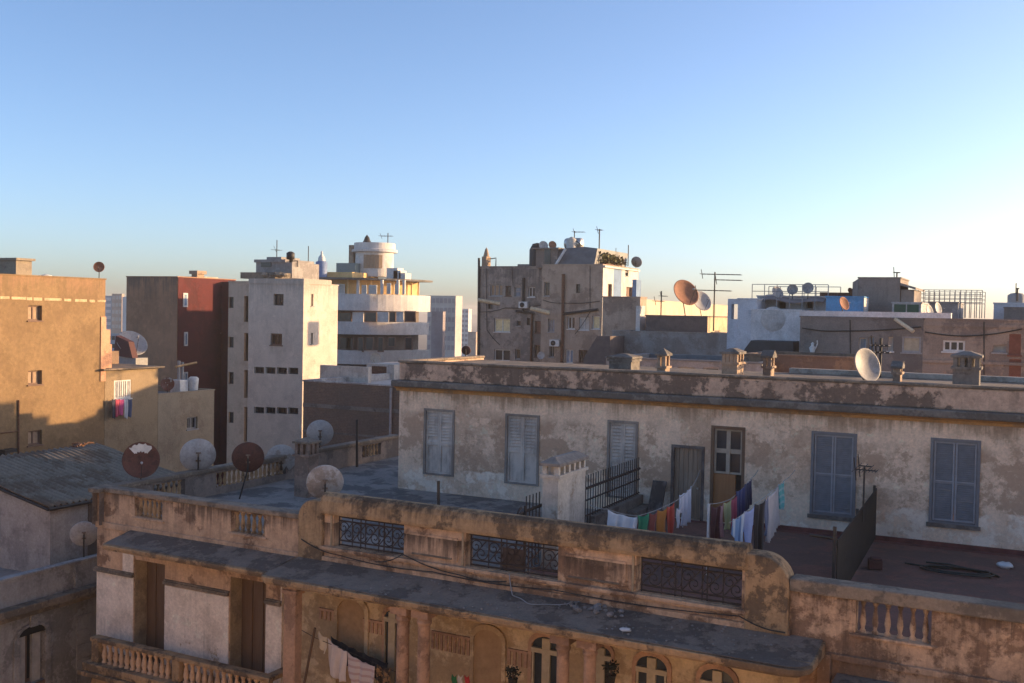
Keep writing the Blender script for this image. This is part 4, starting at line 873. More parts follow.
m = MB(); p = b.f.hit(813, 351); m.lathe(p+V((0, -.15, -.35)), (0, 0, 1), [(.1, 0), (.14, .15), (.1, .3), (.16, .5), (.06, .62), (.08, .7), (0, .78)], 8); m.tube([p+V((.12, -.15, .1)), p+V((.22, -.15, .35)), p+V((.2, -.15, .5))], .03, 5); b.extra('white_pipe_vent', m, FR_WHITE)
b = Bld('brown_grey_building', 'stained brown grey building at the right edge with rust red shutters and a white window', G(923.5, Y2, 330), G(1060, Y2, 330), 12, zat(975, 320.5, Y2), M_bgrey, ph=.3)
b.window(943, 965, 340.5, 351.5, fr=FR_WHITE, pn=PN_DARK, mull=2, rev=.08); b.window(993, 1006, 345, 352.5, fr=FR_GREY, pn=flat('pale_green_glass', (.3, .32, .30)), mull=0)
for y0, y1 in ((334, 355), (359, 380)): b.window(1009, 1021, y0, y1, fr=flat('rust_red', (.20, .07, .045)), pn=_mc['rust_red'], mull=1, rev=.06)
b.done(); BG2 = b
m = MB(); u = b.f; p = u.uz(943, 355); u.box(m, 0, u.L, p[1]-.35, p[1]-.22, .002, .08); u.box(m, 0, u.L, zat(975, 326, Y2)-.05, zat(975, 326, Y2)+.07, .002, .06); b.extra('string_course', m, M_bgrey)
# upper roofs at the right
Y3 = 57.0
b = Bld('brown_roof_hut', 'square brown roof house on the skyline at the right with a lean-to beside it', G(858, Y3, 295), G(900, Y3, 295), 4, zat(880, 278.5, Y3), plaster('brown_hut', (.28, .23, .195), (.23, .185, .16), .4, .5), ph=.15, zb=-8); b.done()
m = MB(); p, q = b.f.hit(845, 295), b.f.hit(858, 295); m.prism([V((p.x, Y3+2.5, -6)), V((q.x-.01, Y3+.01, -6)), V((q.x-.01, Y3+.01, b.zt-.02)), V((p.x, Y3+2.5, b.zt-.12))], (0, 1.4, 0)); b.extra('side_wing', m, plaster('brown_hut2', (.27, .23, .20), (.22, .18, .16), .4, .5))
m = MB(); p, q = b.f.hit(900.5, 295), b.f.hit(916, 295); za, zc = zat(900, 283, Y3), zat(916, 287.5, Y3); m.prism([V((p.x, Y3-.2, za)), V((q.x, Y3-.2, zc)), V((q.x, Y3-.2, zc-.12)), V((p.x, Y3-.2, za-.12))], (0, 5, 0)); m.aabb(p.x, q.x-.1, Y3+.1, Y3+4, -6, zat(908, 289.5, Y3)); b.extra('lean_to', m, _mc['brown_hut']); RH = b
Y4 = 54.5
b = Bld('blue_roof_hut', 'bright sky blue painted roof hut with a white sunlit end', G(826, Y4, 303), G(863.5, Y4, 303), atX(868, 303, G(863.5, Y4, 303)[0]).y-Y4, zat(845, 297.5, Y4), plaster('sky_blue', (.13, .36, .60), (.11, .31, .53), .4, .7, stain=(.3, .4, .48), streak=.3), ph=.1, zb=-6); b.done()
m = MB(); b.rt.wall(m, .01, b.rt.L, -1.2, b.zt-.01, [], .1, off=.02); b.extra('white_end', m, M_cwhite)
YG = 58.2
b = Bld('grey_roof_hut', 'pale grey hut with an awning and clutter on the white wall building', G(757, YG, 305), G(826, YG, 305), 4, zat(790, 297, YG), plaster('hut_pale', (.58, .54, .51), (.45, .42, .4), .5, .8), ph=.1, zb=-6)
b.window(778, 786, 301, 309, pn=M_void, mull=0); b.window(806, 813, 299, 309, pn=M_void, mull=0); b.done()
m = MB(); p, q = b.f.hit(764, 298), b.f.hit(826, 299); z0 = zat(800, 296, YG); n = 14
for i in range(n):
    t0, t1 = i/n, (i+1)/n; f0 = lambda t: z0+.07*math.sin(t*9)-.1*t
    a0, a1 = V((p.x+(q.x-p.x)*t0, YG-.9, f0(t0)-.3)), V((p.x+(q.x-p.x)*t1, YG-.9, f0(t1)-.3)); m.prism([a0, a1, a1+V((0, 1.3, .3)), a0+V((0, 1.3, .3))], (0, 0, .05))
b.extra('awning', m, flat('awning_grey', (.20, .17, .16), .85, 0, .3, 2)); m = MB(); p = b.f.hit(838, 293); m.aabb(p.x-1.3, p.x+1.4, YG+2, YG+4, z0-.2, zat(838, 292.5, YG+2)); b.extra('brick_stub', m, M_rust)
b = Bld('green_panel_hut', 'low roof hut with a dark green panelled front and white frame', G(892, Y4, 310), G(921, Y4, 310), 4, zat(905, 303.5, Y4), plaster('hut_pale'  , (.4, .37, .36)), ph=.1, zb=-6); b.done()
m = MB(); u0, u1, z0, z1 = b.f.rect(893.5, 919.5, 304.5, 313.5)
for k in range(2): b.f.box(m, u0+k*(u1-u0)/2+.03, u0+(k+1)*(u1-u0)/2-.03, z0, z1, .005, .04)
b.extra('green_panel', m, flat('dark_green', (.022, .075, .04), .6, 0, .2, 3))
b = Bld('grey_cabin', 'pale grey cabin on the skyline under the scaffold railing at the right', G(929, 60, 308), G(958, 60, 308), 5, zat(944, 303, 60), plaster('cabin_grey', (.34, .33, .33), (.28, .27, .27), .5, .6), ph=.1, zb=-6); b.done()
b = Bld('white_cabin', 'white roof cabin at the far right edge behind the brown box', G(993.5, 62, 312), G(1040, 62, 312), 5, zat(1010, 304, 62), M_bw, ph=.1, zb=-6); b.done()
m = MB(); p = b.f.hit(1016, 302); m.lathe((p.x, p.y+1.5, b.zt), (0, 0, 1), [(.45, 0), (.45, .5), (.3, .6), (0, .65)], 12); b.extra('tank', m, FR_GREY)
b = Bld('brown_cabin', 'small brown roof box at the far right edge', G(1004, 58, 315), G(1045, 58, 315), 4, zat(1020, 308.5, 58), _mc['brown_hut'], ph=.1, zb=-6); b.done()
# ================================================================ left foreground: low house with the corrugated shed
LX = -24.0
M_lg = plaster('left_grey', (.38, .355, .33), (.24, .225, .21), .5, .8, stain=(.14, .12, .105), streak=.5)
b = xbld('corner_house', 'grey corner house at the lower left with arched window and rooftop shed', LX, 6, 33, 16, -7.36, M_lg, ph=.55)
b.window(17, 45, 634, 684, fr=FR_BROWN, pn=M_void, mull=1, rev=.25, name='tall_window'); b.done(); LB = b
wx = b.f
u0, u1, z0, z1 = wx.rect(17, 45, 634, 684); uc = (u0+u1)/2; r = (u1-u0)/2
m = MB()
def arcp(rr, z, k): return (uc-rr*math.cos(k), z+rr*.55*math.sin(k))
for i in range(8):
    k0, k1 = PI*i/8, PI*(i+1)/8; a0, a1, c1, c0 = arcp(r*1.25, z1, k0), arcp(r*1.25, z1, k1), arcp(r*.98, z1, k1), arcp(r*.98, z1, k0); m.prism([wx.P(*q, .08) for q in (a0, a1, c1, c0)], wx.n*-.078)
for s in (-1, 1): wx.box(m, uc+s*r*1.12-.09, uc+s*r*1.12+.09, z0-1, z1, .002, .08)
wx.box(m, uc-.12, uc+.12, z1+r*.5, z1+r*.5+.42, .082, .14); b.extra('window_surround', m, M_lg, bev=.01)
m = MB(); m.prism([wx.P(*arcp(r*.98, z1, PI*i/8), .02) for i in range(9)], wx.n*-.015); b.extra('arch_fanlight', m, M_void)
for s in (-1, 1):
    m = MB(); wx.box(m, uc+s*r*.55-.13, uc+s*r*.55+.13, z0-.6, z1-.02, -.2, -.1); b.extra('shutter', m, flat('pale_shutter', (.42, .40, .37), .7))
m = MB(); zc = wx.uz(50, 598)[1]; wx.box(m, -.1, wx.L, zc-.12, zc+.08, .002, .35); wx.box(m, -.1, wx.L, zc-.28, zc-.121, .002, .2); b.extra('cornice', m, M_cap, bev=.02)
m = MB()
for k in range(9): wx.box(m, 3+k*3.0, 3.08+k*3.0, zc+.09, -7.37, .002, .05)
b.extra('parapet_rib', m, M_lg)
m = MB()
for k in range(16):
    for s, w_ in ((-1, .55), (1, .55)):
        pass
    wx.box(m, uc+1.5, uc+1.5+(.55 if k % 2 else .38), zc-.3-(k+1)*.42, zc-.32-k*.42, .002, .03)
b.extra('quoin', m, M_lg, bev=.01)
# rusty-roofed shed on its roof
sh = thing('roof_shed', 'rendered shed under a sloping corrugated roof on the grey corner house', 'shed')
ys0 = atX(50, 540, -25.2).y; ys1 = 26.6; ze = atX(53, 506, -25.2).z
m = MB(); m.prism([V((-25.2, ys0, -8)), V((-29.3, ys0, -8)), V((-29.3, ys0, ze+(.2)*4.1)), V((-25.2, ys0, ze))], (0, ys1-ys0, 0)); part(sh, 'wall', m, plaster('shed_wall', (.42, .36, .31), (.32, .27, .235), .45, .7, streak=.4))
m = MB(); nn = 26; e0, e1 = V((-25.0, 0, ze+.02)), V((-29.5, 0, ze+.02+(.2)*4.5)); vs = []; nrow = 9
for j in range(nrow+1):
    t = j/nrow; base = e0.lerp(e1, t)
    for i in range(nn*4+1):
        y = ys0-.25+(ys1-ys0+.4)*i/(nn*4); vs.append(V((base.x, y, base.z+(.05*math.cos(i*PI/2))+.012*math.sin(j*2.1+i*.05))))
N = nn*4+1; m.add(vs, [(j*N+i, j*N+i+1, (j+1)*N+i+1, (j+1)*N+i) for j in range(nrow) for i in range(N-1)], True)
part(sh, 'corrugated_roof', m, plaster('corrugated', (.25, .205, .15), (.17, .12, .08), .5, .6, stain=(.12, .085, .06), streak=.3), solid=.015)
m = MB(); m.tube([V((-25.0, ys0-.24, ze-.03)), V((-29.5, ys0-.24, ze-.03+(.2)*4.5))], .05, 5); m.tube([V((-24.98, ys0-.24, ze-.03)), V((-24.98, ys1+.1, ze-.03))], .05, 5); part(sh, 'roof_batten', m, M_dark)
m = MB(); wsx = W((-25.2, ys0), (-25.2, ys1), side=(1, 0)); u0 = wsx.uz(88, 520)[0]; wsx.box(m, u0, u0+1.2, -8, ze-.15, .003, .03); part(sh, 'shed_door', m, flat('brown_plank', (.13, .09, .065)))
m = MB(); rnd = random.Random(9); c = atX(83, 446, -28.4)
for i in range(9):
    d = V((rnd.uniform(-.35, .35), rnd.uniform(-.5, .5), rnd.uniform(-.02, .12))); m.tube([c, c+d*.5+V((0, 0, .07)), c+d], .03, 5)
solo('branch_pile', 'small heap of dry reddish branches on the corrugated roof edge', 'branches', m, M_rust)
# ================================================================ the building the photograph is taken from (its sunlit street front faces the scene)
m = MB()
b = Bld('opposite_building', 'ochre building across the street on the photographer\'s own side', (-70, -1.2), (60, -1.2), 14, -2.0, plaster('opp_wall', (.60, .48, .34), (.54, .43, .30), .4, .4, streak=.2), ph=.6)
bpy.data.objects.remove(b.r); ROOTS.pop()
b = Bld('opposite_building', 'ochre street front on the near side of the street', (-70, -1.2), (60, -1.2), 14, -2.0, _mc['opp_wall'], ph=.6)
b.f = W((-70, -1.2), (60, -1.2), side=(0, 1)); b.bk = V((0, -1, 0)); b.rt = W((60, -1.2), (60, -15.2), side=(1, 0)); b.lf = W((-70, -1.2), (-70, -15.2), side=(-1, 0)); b.bkw = W((-70, -15.2), (60, -15.2), side=(0, -1))
for i in range(24):
    for z in (-6.4, -10.2): b.h['f'].append(((3+i*5.3, 4.1+i*5.3, z, z+2.2), FR_BROWN, PN_DARK, 1, .18, 1, 0, 'window', True))
b.done()

def ac(par, w_, x, y, s=.8):
    u, z = w_.uz(x, y); m = MB(); w_.box(m, u-s/2, u+s/2, z-s*.33, z+s*.33, .05, .4); o = part(par, 'air_conditioner', m, FR_WHITE, bev=.02); m = MB(); m.lathe(w_.P(u-.1*s, z, .401), w_.n, [(.26*s, 0), (.26*s, .012), (.05*s, .015)], 14); part(o, 'fan_grille', m, M_dark)
for x, y in ((525, 305),): ac(CB.r, CB.f, x, y)
for x, y in ((556, 343),): ac(CB2.r, CB2.f, x, y)
def wire(par, w_, pts, r=.025, off=.06):
    m = MB(); ps = []
    for i in range(len(pts)-1):
        (x0, y0), (x1, y1) = pts[i], pts[i+1]
        for k in range(8): t_ = k/8; ps.append(w_.hit(x0+(x1-x0)*t_, y0+(y1-y0)*t_+1.2*math.sin(PI*t_), off))
    ps.append(w_.hit(*pts[-1], off)); m.tube(ps, r, 4); part(par, 'cable', m, M_dark)
wire(CB.r, CB.f, [(480, 312), (505, 308), (541, 305)]); wire(CB.r, CB.f, [(486, 268), (487, 330), (500, 345)]); wire(CB.r, CB.f, [(512, 268), (513, 283)])
wire(CB2.r, CB2.f, [(543, 300), (563, 303), (600, 301)]); wire(CB2.r, CB2.f, [(590, 266), (590, 312), (575, 334)])
wire(DG.r, DG.f, [(802, 328), (840, 331), (921, 327)]); wire(DG.r, DG.f, [(850, 320), (851, 372)]); wire(BG2.r, BG2.f, [(925, 332), (970, 336), (1022, 329)]); wire(BG2.r, BG2.f, [(984, 322), (984, 375)])
# ================================================================ satellite dishes
M_dwhite = plaster('dish_white', (.42, .40, .38), (.34, .32, .30), .3, 2.5, stain=(.30, .22, .16), streak=.35, rough=.6, bump=.1)
M_dpale = plaster('dish_pale_rust', (.42, .39, .36), (.30, .25, .21), .4, 2.0, stain=(.28, .17, .11), streak=.4, rough=.6, bump=.1)
M_drust = plaster('dish_rust', (.105, .036, .024), (.07, .026, .018), .4, 3, stain=(.30, .16, .10), streak=.2, rough=.8, bump=.2)
M_drustw = plaster('dish_rust_white', (.17, .05, .03), (.46, .43, .40), .25, 1.1, stain=(.12, .05, .03), streak=.3, rough=.8, bump=.2, soft=.03)
M_dorange = plaster('dish_orange', (.34, .145, .075), (.26, .105, .055), .4, 1.5, stain=(.22, .09, .05), streak=.3, rough=.8, bump=.2)
M_dgrey = plaster('dish_grey', (.33, .31, .29), (.26, .24, .22), .4, 2, rough=.6, bump=.1)
GD = 'satellite dishes on the roofs'
def dish(label, c, r, az, el, mat, foot=None, back=True, arm=True, lean=(0, 0)):
    """c centre, r radius in metres; az/el: where the bowl opens, from +Y towards +X"""
    c = V(c); a, e = math.radians(az), math.radians(el)
    ax = V((math.sin(a)*math.cos(e), math.cos(a)*math.cos(e), math.sin(e)))
    t = thing('satellite_dish', label, 'satellite dish', GD); d = .24*r; n = 36
    m = MB(); prof = [(.001, -d)] + [(r*k/8, -d+d*(k/8)**2) for k in range(1, 9)] + [(r*1.03, .012), (r*1.03, .03), (r*.985, .03)] + [(r*k/8*.98, -d+d*(k/8)**2+.03) for k in range(7, 0, -1)] + [(.001, -d+.03)]
    m.lathe(c, ax, prof, n); part(t, 'reflector', m, mat)
    side = ax.cross(V((0, 0, 1))).normalized(); up = side.cross(ax)
    m = MB(); b0 = c-ax*(d+.01); k = r/.62
    m.box(b0-side*.09*k-up*.16*k-ax*.05*k, side*.18*k, up*.05*k, ax*.05*k); m.box(b0-side*.09*k+up*.14*k-ax*.05*k, side*.18*k, up*.05*k, ax*.05*k); m.box(b0-side*.03*k-up*.2*k-ax*.075*k, side*.06*k, up*.4*k, ax*.024*k)
    part(t, 'mount_bracket', m, plaster('bracket_rust', (.26, .19, .14), (.18, .11, .07), .5, 5))
    base = V(foot) if foot else c-V((0, 0, r*1.3))
    m = MB(); p = b0-ax*.06*k; m.tube([p+V((0, 0, .12*k)), V((p.x, p.y, c.z-r*.7)), V((base.x+lean[0], base.y+lean[1], base.z))], .028*max(.8, k*.8), 8); part(t, 'pole', m, M_dark)
    if arm:
        m = MB(); f = c+ax*r*1.0-up*r*.25; m.tube([c-up*r*.98+ax*.02, f-up*.08*k], .012*k, 6); part(t, 'feed_arm', m, M_dark)
        m = MB(); m.lathe(f, (c-f), [(.03*k, -.05*k), (.03*k, .06*k), (.045*k, .08*k)], 10); part(t, 'feed_horn', m, flat('horn_grey', (.35, .34, .33), .6))
    return t
def rad(px, P): return px/FPX*V(P).dot(FW)
def dX(label, x, y, X, rpx, az, el, mat, fz=None, **k):
    c = atX(x, y, X); return dish(label, c, rad(rpx, c), az, el, mat, (c.x, c.y, fz) if fz is not None else None, **k)
def dY(label, x, y, Y, rpx, az, el, mat, fz=None, **k):
    c = atY(x, y, Y); return dish(label, c, rad(rpx, c), az, el, mat, (c.x, c.y, fz) if fz is not None else None, **k)
dX('rust red dish with a worn white patch, on the left parapet of the foreground roof', 141, 460, -21.75, 17.5, 132, 12, M_drust, -4.82)
c0 = atX(141, 460, -21.75); r0 = rad(17.5, c0); a0, e0 = math.radians(132), math.radians(12); ax0 = V((math.sin(a0)*math.cos(e0), math.cos(a0)*math.cos(e0), math.sin(e0))); sd = ax0.cross(V((0, 0, 1))).normalized(); up0 = sd.cross(ax0); m = MB(); vs = []
for i in range(6):
    for j in range(13):
        k = -.75+1.5*j/12; q = .48+.44*i/5+.05*math.sin(j*2.3+i); vs.append(c0+(sd*math.sin(k)+up0*math.cos(k))*r0*q+ax0*(-.24*r0+.24*r0*q*q+.036))
m.add(vs, [(i*13+j, i*13+j+1, (i+1)*13+j+1, (i+1)*13+j) for i in range(5) for j in range(12)], True); part(ROOTS[-1], 'white_patch', m, FR_WHITE)
dX('clean white round dish with a T bracket, on the left parapet between two balustrade openings', 198, 455.5, -21.75, 17, -46, 12, M_dwhite, -4.82)
dY('dark red dish on a tall thin pole standing on the left roof deck', 248, 457.5, 23.9, 15.5, -40, 12, M_drust, -5.62, lean=(-.3, 0))
dX('dull grey white dish half behind the tall tan chimney', 281, 459, -21.75, 14.5, -42, 10, M_dpale, -4.82)
dY('pale white dish directly behind the start of the raised parapet', 325, 482.5, 20.7, 18, -38, 14, M_dpale, -5.62)
dX('white dish showing its bracket against the brown brick wall', 320, 433, -21.75, 13, -38, 10, M_dwhite, -4.82)
dX('small grey white dish on the parapet of the corner house at the lower left', 84, 534, -24.2, 13, -46, 14, M_dwhite, -7.36)
dY('large pale dish turned to the right on the penthouse roof edge', 867, 365, 28.6, 17, 124, 18, M_dgrey, -1.72, arm=False)
dX('small brown dish on a thin mast atop the tall tan building', 99, 267, -46, 5.2, 140, 10, M_dorange, 1.0)
dY('big white dish tilted upward beside the brown party wall', 132, 343, 54, 15, 110, 40, M_dwhite, zat(132, 356, 54))
dX('rusty dish with a white rim on the annex roof below the red wall', 167.5, 384, -46.2, 6.5, 134, 10, M_drustw, -5.4)
dY('small cream dish on the white roof of the brick building', 375.7, 358.5, 47, 5.5, 170, 10, plaster('dish_cream', (.5, .42, .33), (.42, .34, .26), .4, 2), zat(375, 366, 47))
dY('tiny dark red dish silhouetted left of the centre building', 466, 350.5, 33.05, 4.6, -20, 15, M_drust, -1.72)
dY('small white dish on the stair hut of the pipe-fronted grey building', 543.5, 245.5, YC+1.5, 4.6, 140, 20, M_dwhite, zat(543, 249, YC+1.5))
dY('small orange dish on the stair hut beside the steel tank', 552.5, 245, YC+2, 4.0, 140, 15, M_dorange, zat(552, 249, YC+2))
dY('grey dish on the far right corner of the white flanked building', 636.5, 262, YC+8, 5.5, 0, 20, M_dgrey, CB2.zt-.3)
dY('tiny pale blue dish low on the front of the pipe-fronted building', 541, 355.5, YC-.8, 3.8, 175, 10, M_dwhite, zat(541, 364, YC-.8))
dY('big orange brown dish on the dark roof hut, the largest on the skyline', 686, 292.5, YH+2, 14, 128, 28, M_dorange, DH.zt)
dY('white dish partly behind the big orange dish on the dark roof hut', 702, 301, YH+3.2, 10.5, 128, 25, M_dwhite, DH.zt)
dY('white dish with brown back, leftmost on the awning hut at the right', 777.5, 292.5, 57, 6.5, 128, 25, M_dpale, zat(777, 299, 57))
dY('round grey dish in the middle of the awning hut roof', 792.5, 289.5, 57.5, 5.2, 175, 12, M_dgrey, zat(792, 299, 57.5))
dY('round grey dish beside a short post on the awning hut roof', 808, 288, 57.5, 5.4, 175, 12, M_dgrey, zat(808, 299, 57.5))
dY('rusty orange dish leaning on the white painted roof band', 844, 303.5, 51.5, 6.8, 118, 20, M_dorange, zat(844, 316, 51.5))
dY('brown dish in front of the square roof house on the skyline', 851, 291.5, 60, 4.0, 125, 30, M_dorange, zat(851, 298, 60))
dY('white dish leaning steeply right of the green panelled hut', 929.5, 311, 52, 6.2, 112, 15, M_dwhite, zat(929, 318, 52))
dY('white dish rightmost of the pair beside the green panelled hut', 938, 308.5, 53, 6.2, 112, 15, M_dwhite, zat(938, 318, 53))
# ================================================================ aerials and masts
GA = 'television aerials'
def aerial(label, x, y0, y1, Y, booms=(), r=.03, name='television_aerial', cat='aerial'):
    """mast from pixel row y0 (top) to y1; booms = (x0, x1, y, elements)"""
    t = thing(name, label, cat, GA); a, b_ = atY(x, y0, Y), atY(x, y1, Y); m = MB(); m.tube([V((a.x, Y, b_.z)), V((a.x, Y, a.z))], r, 6); part(t, 'mast', m, M_dark)
    for x0, x1, y, n in booms:
        p, q = atY(x0, y, Y), atY(x1, y, Y); q.z = p.z-(q-p).length*.02; m = MB(); m.tube([p, q], r*.7, 5)
        for i in range(n):
            c = p.lerp(q, i/max(1, n-1)); L = .22+.25*(1-i/max(1, n)); m.tube([c+V((0, -L, .0)), c+V((0, L, .0))], r*.45, 4)
        m.tube([p+V((0, -.2, .28)), p, p+V((0, .2, -.28))], r*.5, 4)
        part(t, 'antenna_boom', m, M_dark)
    return t
aerial('tall mast with three long antenna booms right of the orange dish', 715, 272, 331, YH+.6, ((702, 741, 274, 9), (716, 741.5, 279.8, 6), (696, 731, 290, 7)), .045)
aerial('short bent aerial left of the orange dish', 661.5, 291, 317, YH+1, ((655, 663, 301, 4), (661, 666, 296, 2)), .04)
aerial('thin aerial above the stair hut of the white building', 277, 240, 258, 58, ((275.5, 279, 250, 2),), .03)
aerial('thin bare mast between the white building and the rounded building', 308.5, 246, 272, 60, (), .03)
aerial('aerial on top of the round tower', 388, 233, 250, YB+8, ((381, 392, 236, 5),), .05)
aerial('low aerial over the steel tank', 574.5, 231, 241, YC+4, ((574, 584, 232, 4),), .04)
aerial('tall T-shaped mast right of the steel tank', 599.6, 229, 262, YC+3, ((597.5, 602, 230, 3),), .05)
aerial('thin whip mast over the plants of the roof garden', 628.5, 245, 266, YC+6, (), .04)
aerial('thin mast between tank and roof garden', 616, 248, 262, YC+5, (), .025)
aerial('small aerial on the square roof house at the right', 897, 272, 279, Y3+1, ((894, 900, 272.5, 4),), .04)
aerial('thin pole with a small head at the far right edge', 1017.5, 288, 301, 63, ((1016, 1019, 288.5, 2),), .05)
aerial('log antenna on a thin pole beside the slatted terrace fence', 864.5, 466, 522, 24.6, ((855, 877, 469, 8), (859, 872, 465.5, 3)), .022)
aerial('rusty aerial frame behind the large pale dish', 881, 338, 378, 32.5, ((872, 889, 345, 5), (876, 890, 352, 4)), .04)
def rail(label, x0, x1, y0, y1, Y, nv, nh, dep=4.0, cat='railing'):
    t = thing('roof_railing', label, cat, 'thin railings on the skyline'); a, b_ = atY(x0, y1, Y), atY(x1, y1, Y); zt = atY((x0+x1)/2, y0, Y).z; zb = a.z
    for yy in (0, dep):
        m = MB()
        for i in range(nv+1): c = a.lerp(b_, i/nv)+V((0, yy, 0)); m.tube([V((c.x, c.y, zb-.6)), V((c.x, c.y, zt))], .022, 4)
        for j in range(nh): z = zt-(zt-zb)*j/nh; m.tube([V((a.x, Y+yy, z)), V((b_.x, Y+yy, z))], .018, 4)
        part(t, 'rail_frame', m, FR_GREY)
rail('thin open rail frame around the dishes of the awning hut', 752, 828, 284.5, 298, 56.5, 6, 2)
rail('pale scaffold-like railing on the skyline right of the square roof house', 918, 982, 290, 306, 61, 12, 4)
def pole(label, p, q, r, mat, cat='pole', name='leaning_pole', group=None): m = MB(); m.tube([p, q], r, 8); return solo(name, label, cat, m, mat, group)
M_polelit = plaster('pale_wood_pole', (.72, .58, .38), (.6, .46, .3), .4, 2)
pole('short sunlit pole sticking out at the left side of the grey pipe-fronted building', atY(478, 300, YC-1), atY(494, 303.5, YC-.9)+V((0, 1, 0)), .16, M_polelit)
pole('longer sunlit pole projecting from the middle of the grey pipe-fronted building', atY(530.5, 308.3, YC-1.8), atY(549.5, 313, YC-.9), .17, M_polelit)
pole('sunlit pole leaning down over the dark grey wall under the green panelled hut', atY(895, 319, Y2-.2), atY(913.5, 331.5, Y2-.6), .09, M_polelit)
pole('sunlit bent pole over the annex roof in front of the red wall', atX(175, 367, -46), atX(196.5, 362.5, -46), .07, plaster('orange_pole', (.55, .34, .16)))
pole('dark upright post on the left parapet near the brick wall', atX(357, 467, -21.3), atX(357, 419.5, -21.3), .045, M_dark, 'post', 'upright_post')
pole('short dark stub post on the raised parapet below the first shutter', atY(438.5, 505, 20.0), atY(438.5, 481, 20.0), .035, M_dark, 'post', 'upright_post')
# tanks and roof clutter
t = thing('water_tank', 'shiny steel water tank on top of the grey pipe-fronted building', 'water tank'); p = atY(580, 243.5, YC+3.5); m = MB(); r = rad(5.6, p); a = atY(572, 243.5, YC+3.5); m.lathe((a.x-.6, p.y, p.z), (1, .0, 0), [(.05, 0), (r*.9, .05), (r, .2), (r, 1.35), (r*.9, 1.5), (.05, 1.52)], 24); part(t, 'drum', m, flat('steel', (.55, .52, .48), .35, .7, .1)); m = MB(); m.aabb(a.x-.6, a.x+1.0, p.y-.5, p.y+.5, p.z-r-.7, p.z-r+.02); part(t, 'stand', m, M_dark)
t = thing('water_heater', 'upright pale tank left of the shiny steel tank', 'water tank'); p = atY(571.5, 244, YC+3); m = MB(); zt = zat(571.5, 238.5, YC+3); m.lathe((p.x, p.y, CB2.zt), (0, 0, 1), [(.42, 0), (.42, zt-CB2.zt-.1), (.3, zt-CB2.zt), (.1, zt-CB2.zt+.12), (0, zt-CB2.zt+.15)], 16); part(t, 'drum', m, flat('tank_cream', (.5, .45, .38), .5)); m = MB(); m.tube([V((p.x+.2, p.y, zt)), V((p.x+.9, p.y, zt-.6))], .04, 5); part(t, 'pipe', m, M_dark)
t = thing('roof_tank', 'blue based tank with a small pointed top left of the round tower', 'water tank'); p = atY(321.5, 266, YB+2); m = MB(); z0, z1 = zat(321, 270, YB+2), zat(321, 262, YB+2); m.lathe((p.x, p.y, z0-1), (0, 0, 1), [(.6, 0), (.62, z1-z0+1), (.4, z1-z0+1.1)], 14); part(t, 'drum', m, flat('tank_blue', (.16, .22, .36), .6)); m = MB(); m.lathe((p.x, p.y, z1+.1), (0, 0, 1), [(.4, 0), (.35, .4), (.12, .7), (.1, 1.0), (0, 1.1)], 12); part(t, 'cap', m, FR_WHITE)
t = thing('roof_tank', 'round dark drum with a bent pipe on the stair hut of the white building', 'water tank'); p = atY(290.5, 258, 57.5); m = MB(); m.lathe((p.x, p.y, zat(290, 264, 57.5)), (0, 0, 1), [(.16, 0), (.16, .3), (.28, .32), (.28, .75), (.1, .85)], 12); part(t, 'drum', m, M_dark); m = MB(); m.tube([p+V((.2, 0, -.2)), p+V((.6, 0, -.2)), p+V((.62, 0, -.6))], .04, 5); part(t, 'pipe', m, M_dark)
rnd = random.Random(12)
for i, (x, w_) in enumerate(((266, .5), (272, .4), (280, .6), (285, .35))):
    m = MB(); p = atY(x, 274, 55.4); m.rock((p.x, p.y, zat(x, 275, 55.4)), w_*.6, i); solo('rubble_lump', 'lump of rubble lying on the ledge of the white building', 'rubble', m, plaster('rubble_tan', (.35, .28, .20)), 'rubble along the ledge of the white building')
t = thing('washing_machine', 'white box with pipes on the annex roof in front of the red wall', 'appliance'); a, b_ = atX(180, 384, -46.4), atX(188.5, 384, -46.4); m = MB(); m.aabb(-47.2, -46.4, a.y, b_.y, -5.45, atX(184, 380, -46.4).z); part(t, 'cabinet', m, FR_WHITE, bev=.04); m = MB(); m.tube([V((-46.8, a.y+.3, -4.8)), V((-46.8, a.y+.3, -3.4))], .1, 8); m.tube([V((-46.8, b_.y-.1, -4.8)), V((-46.8, b_.y-.1, -3.5))], .08, 8); part(t, 'flue_pipe', m, FR_GREY)
m = MB(); p = atX(193.5, 385, -46.3); m.lathe((p.x, p.y, -5.45), (0, 0, 1), [(.25, 0), (.3, .7), (.32, .95), (.2, 1.05)], 14); solo('plastic_bin', 'small white bin right of the white box on the annex roof', 'bin', m, FR_WHITE)
t = thing('storage_chest', 'dark red chest leaning in front of the tilted white dish', 'chest'); p = atY(123, 346, 53); m = MB(); m.prism([p+V((-.9, 0, -.7)), p+V((.9, 0, -.8)), p+V((.5, 0, .3)), p+V((-.7, 0, .7))], (0, .5, 0)); part(t, 'body', m, flat('maroon', (.09, .03, .03))); m = MB(); m.aabb(p.x-1.0, p.x+1.1, p.y+.1, p.y+1.2, p.z-1.6, p.z-.8); part(t, 'stand', m, FR_GREY)
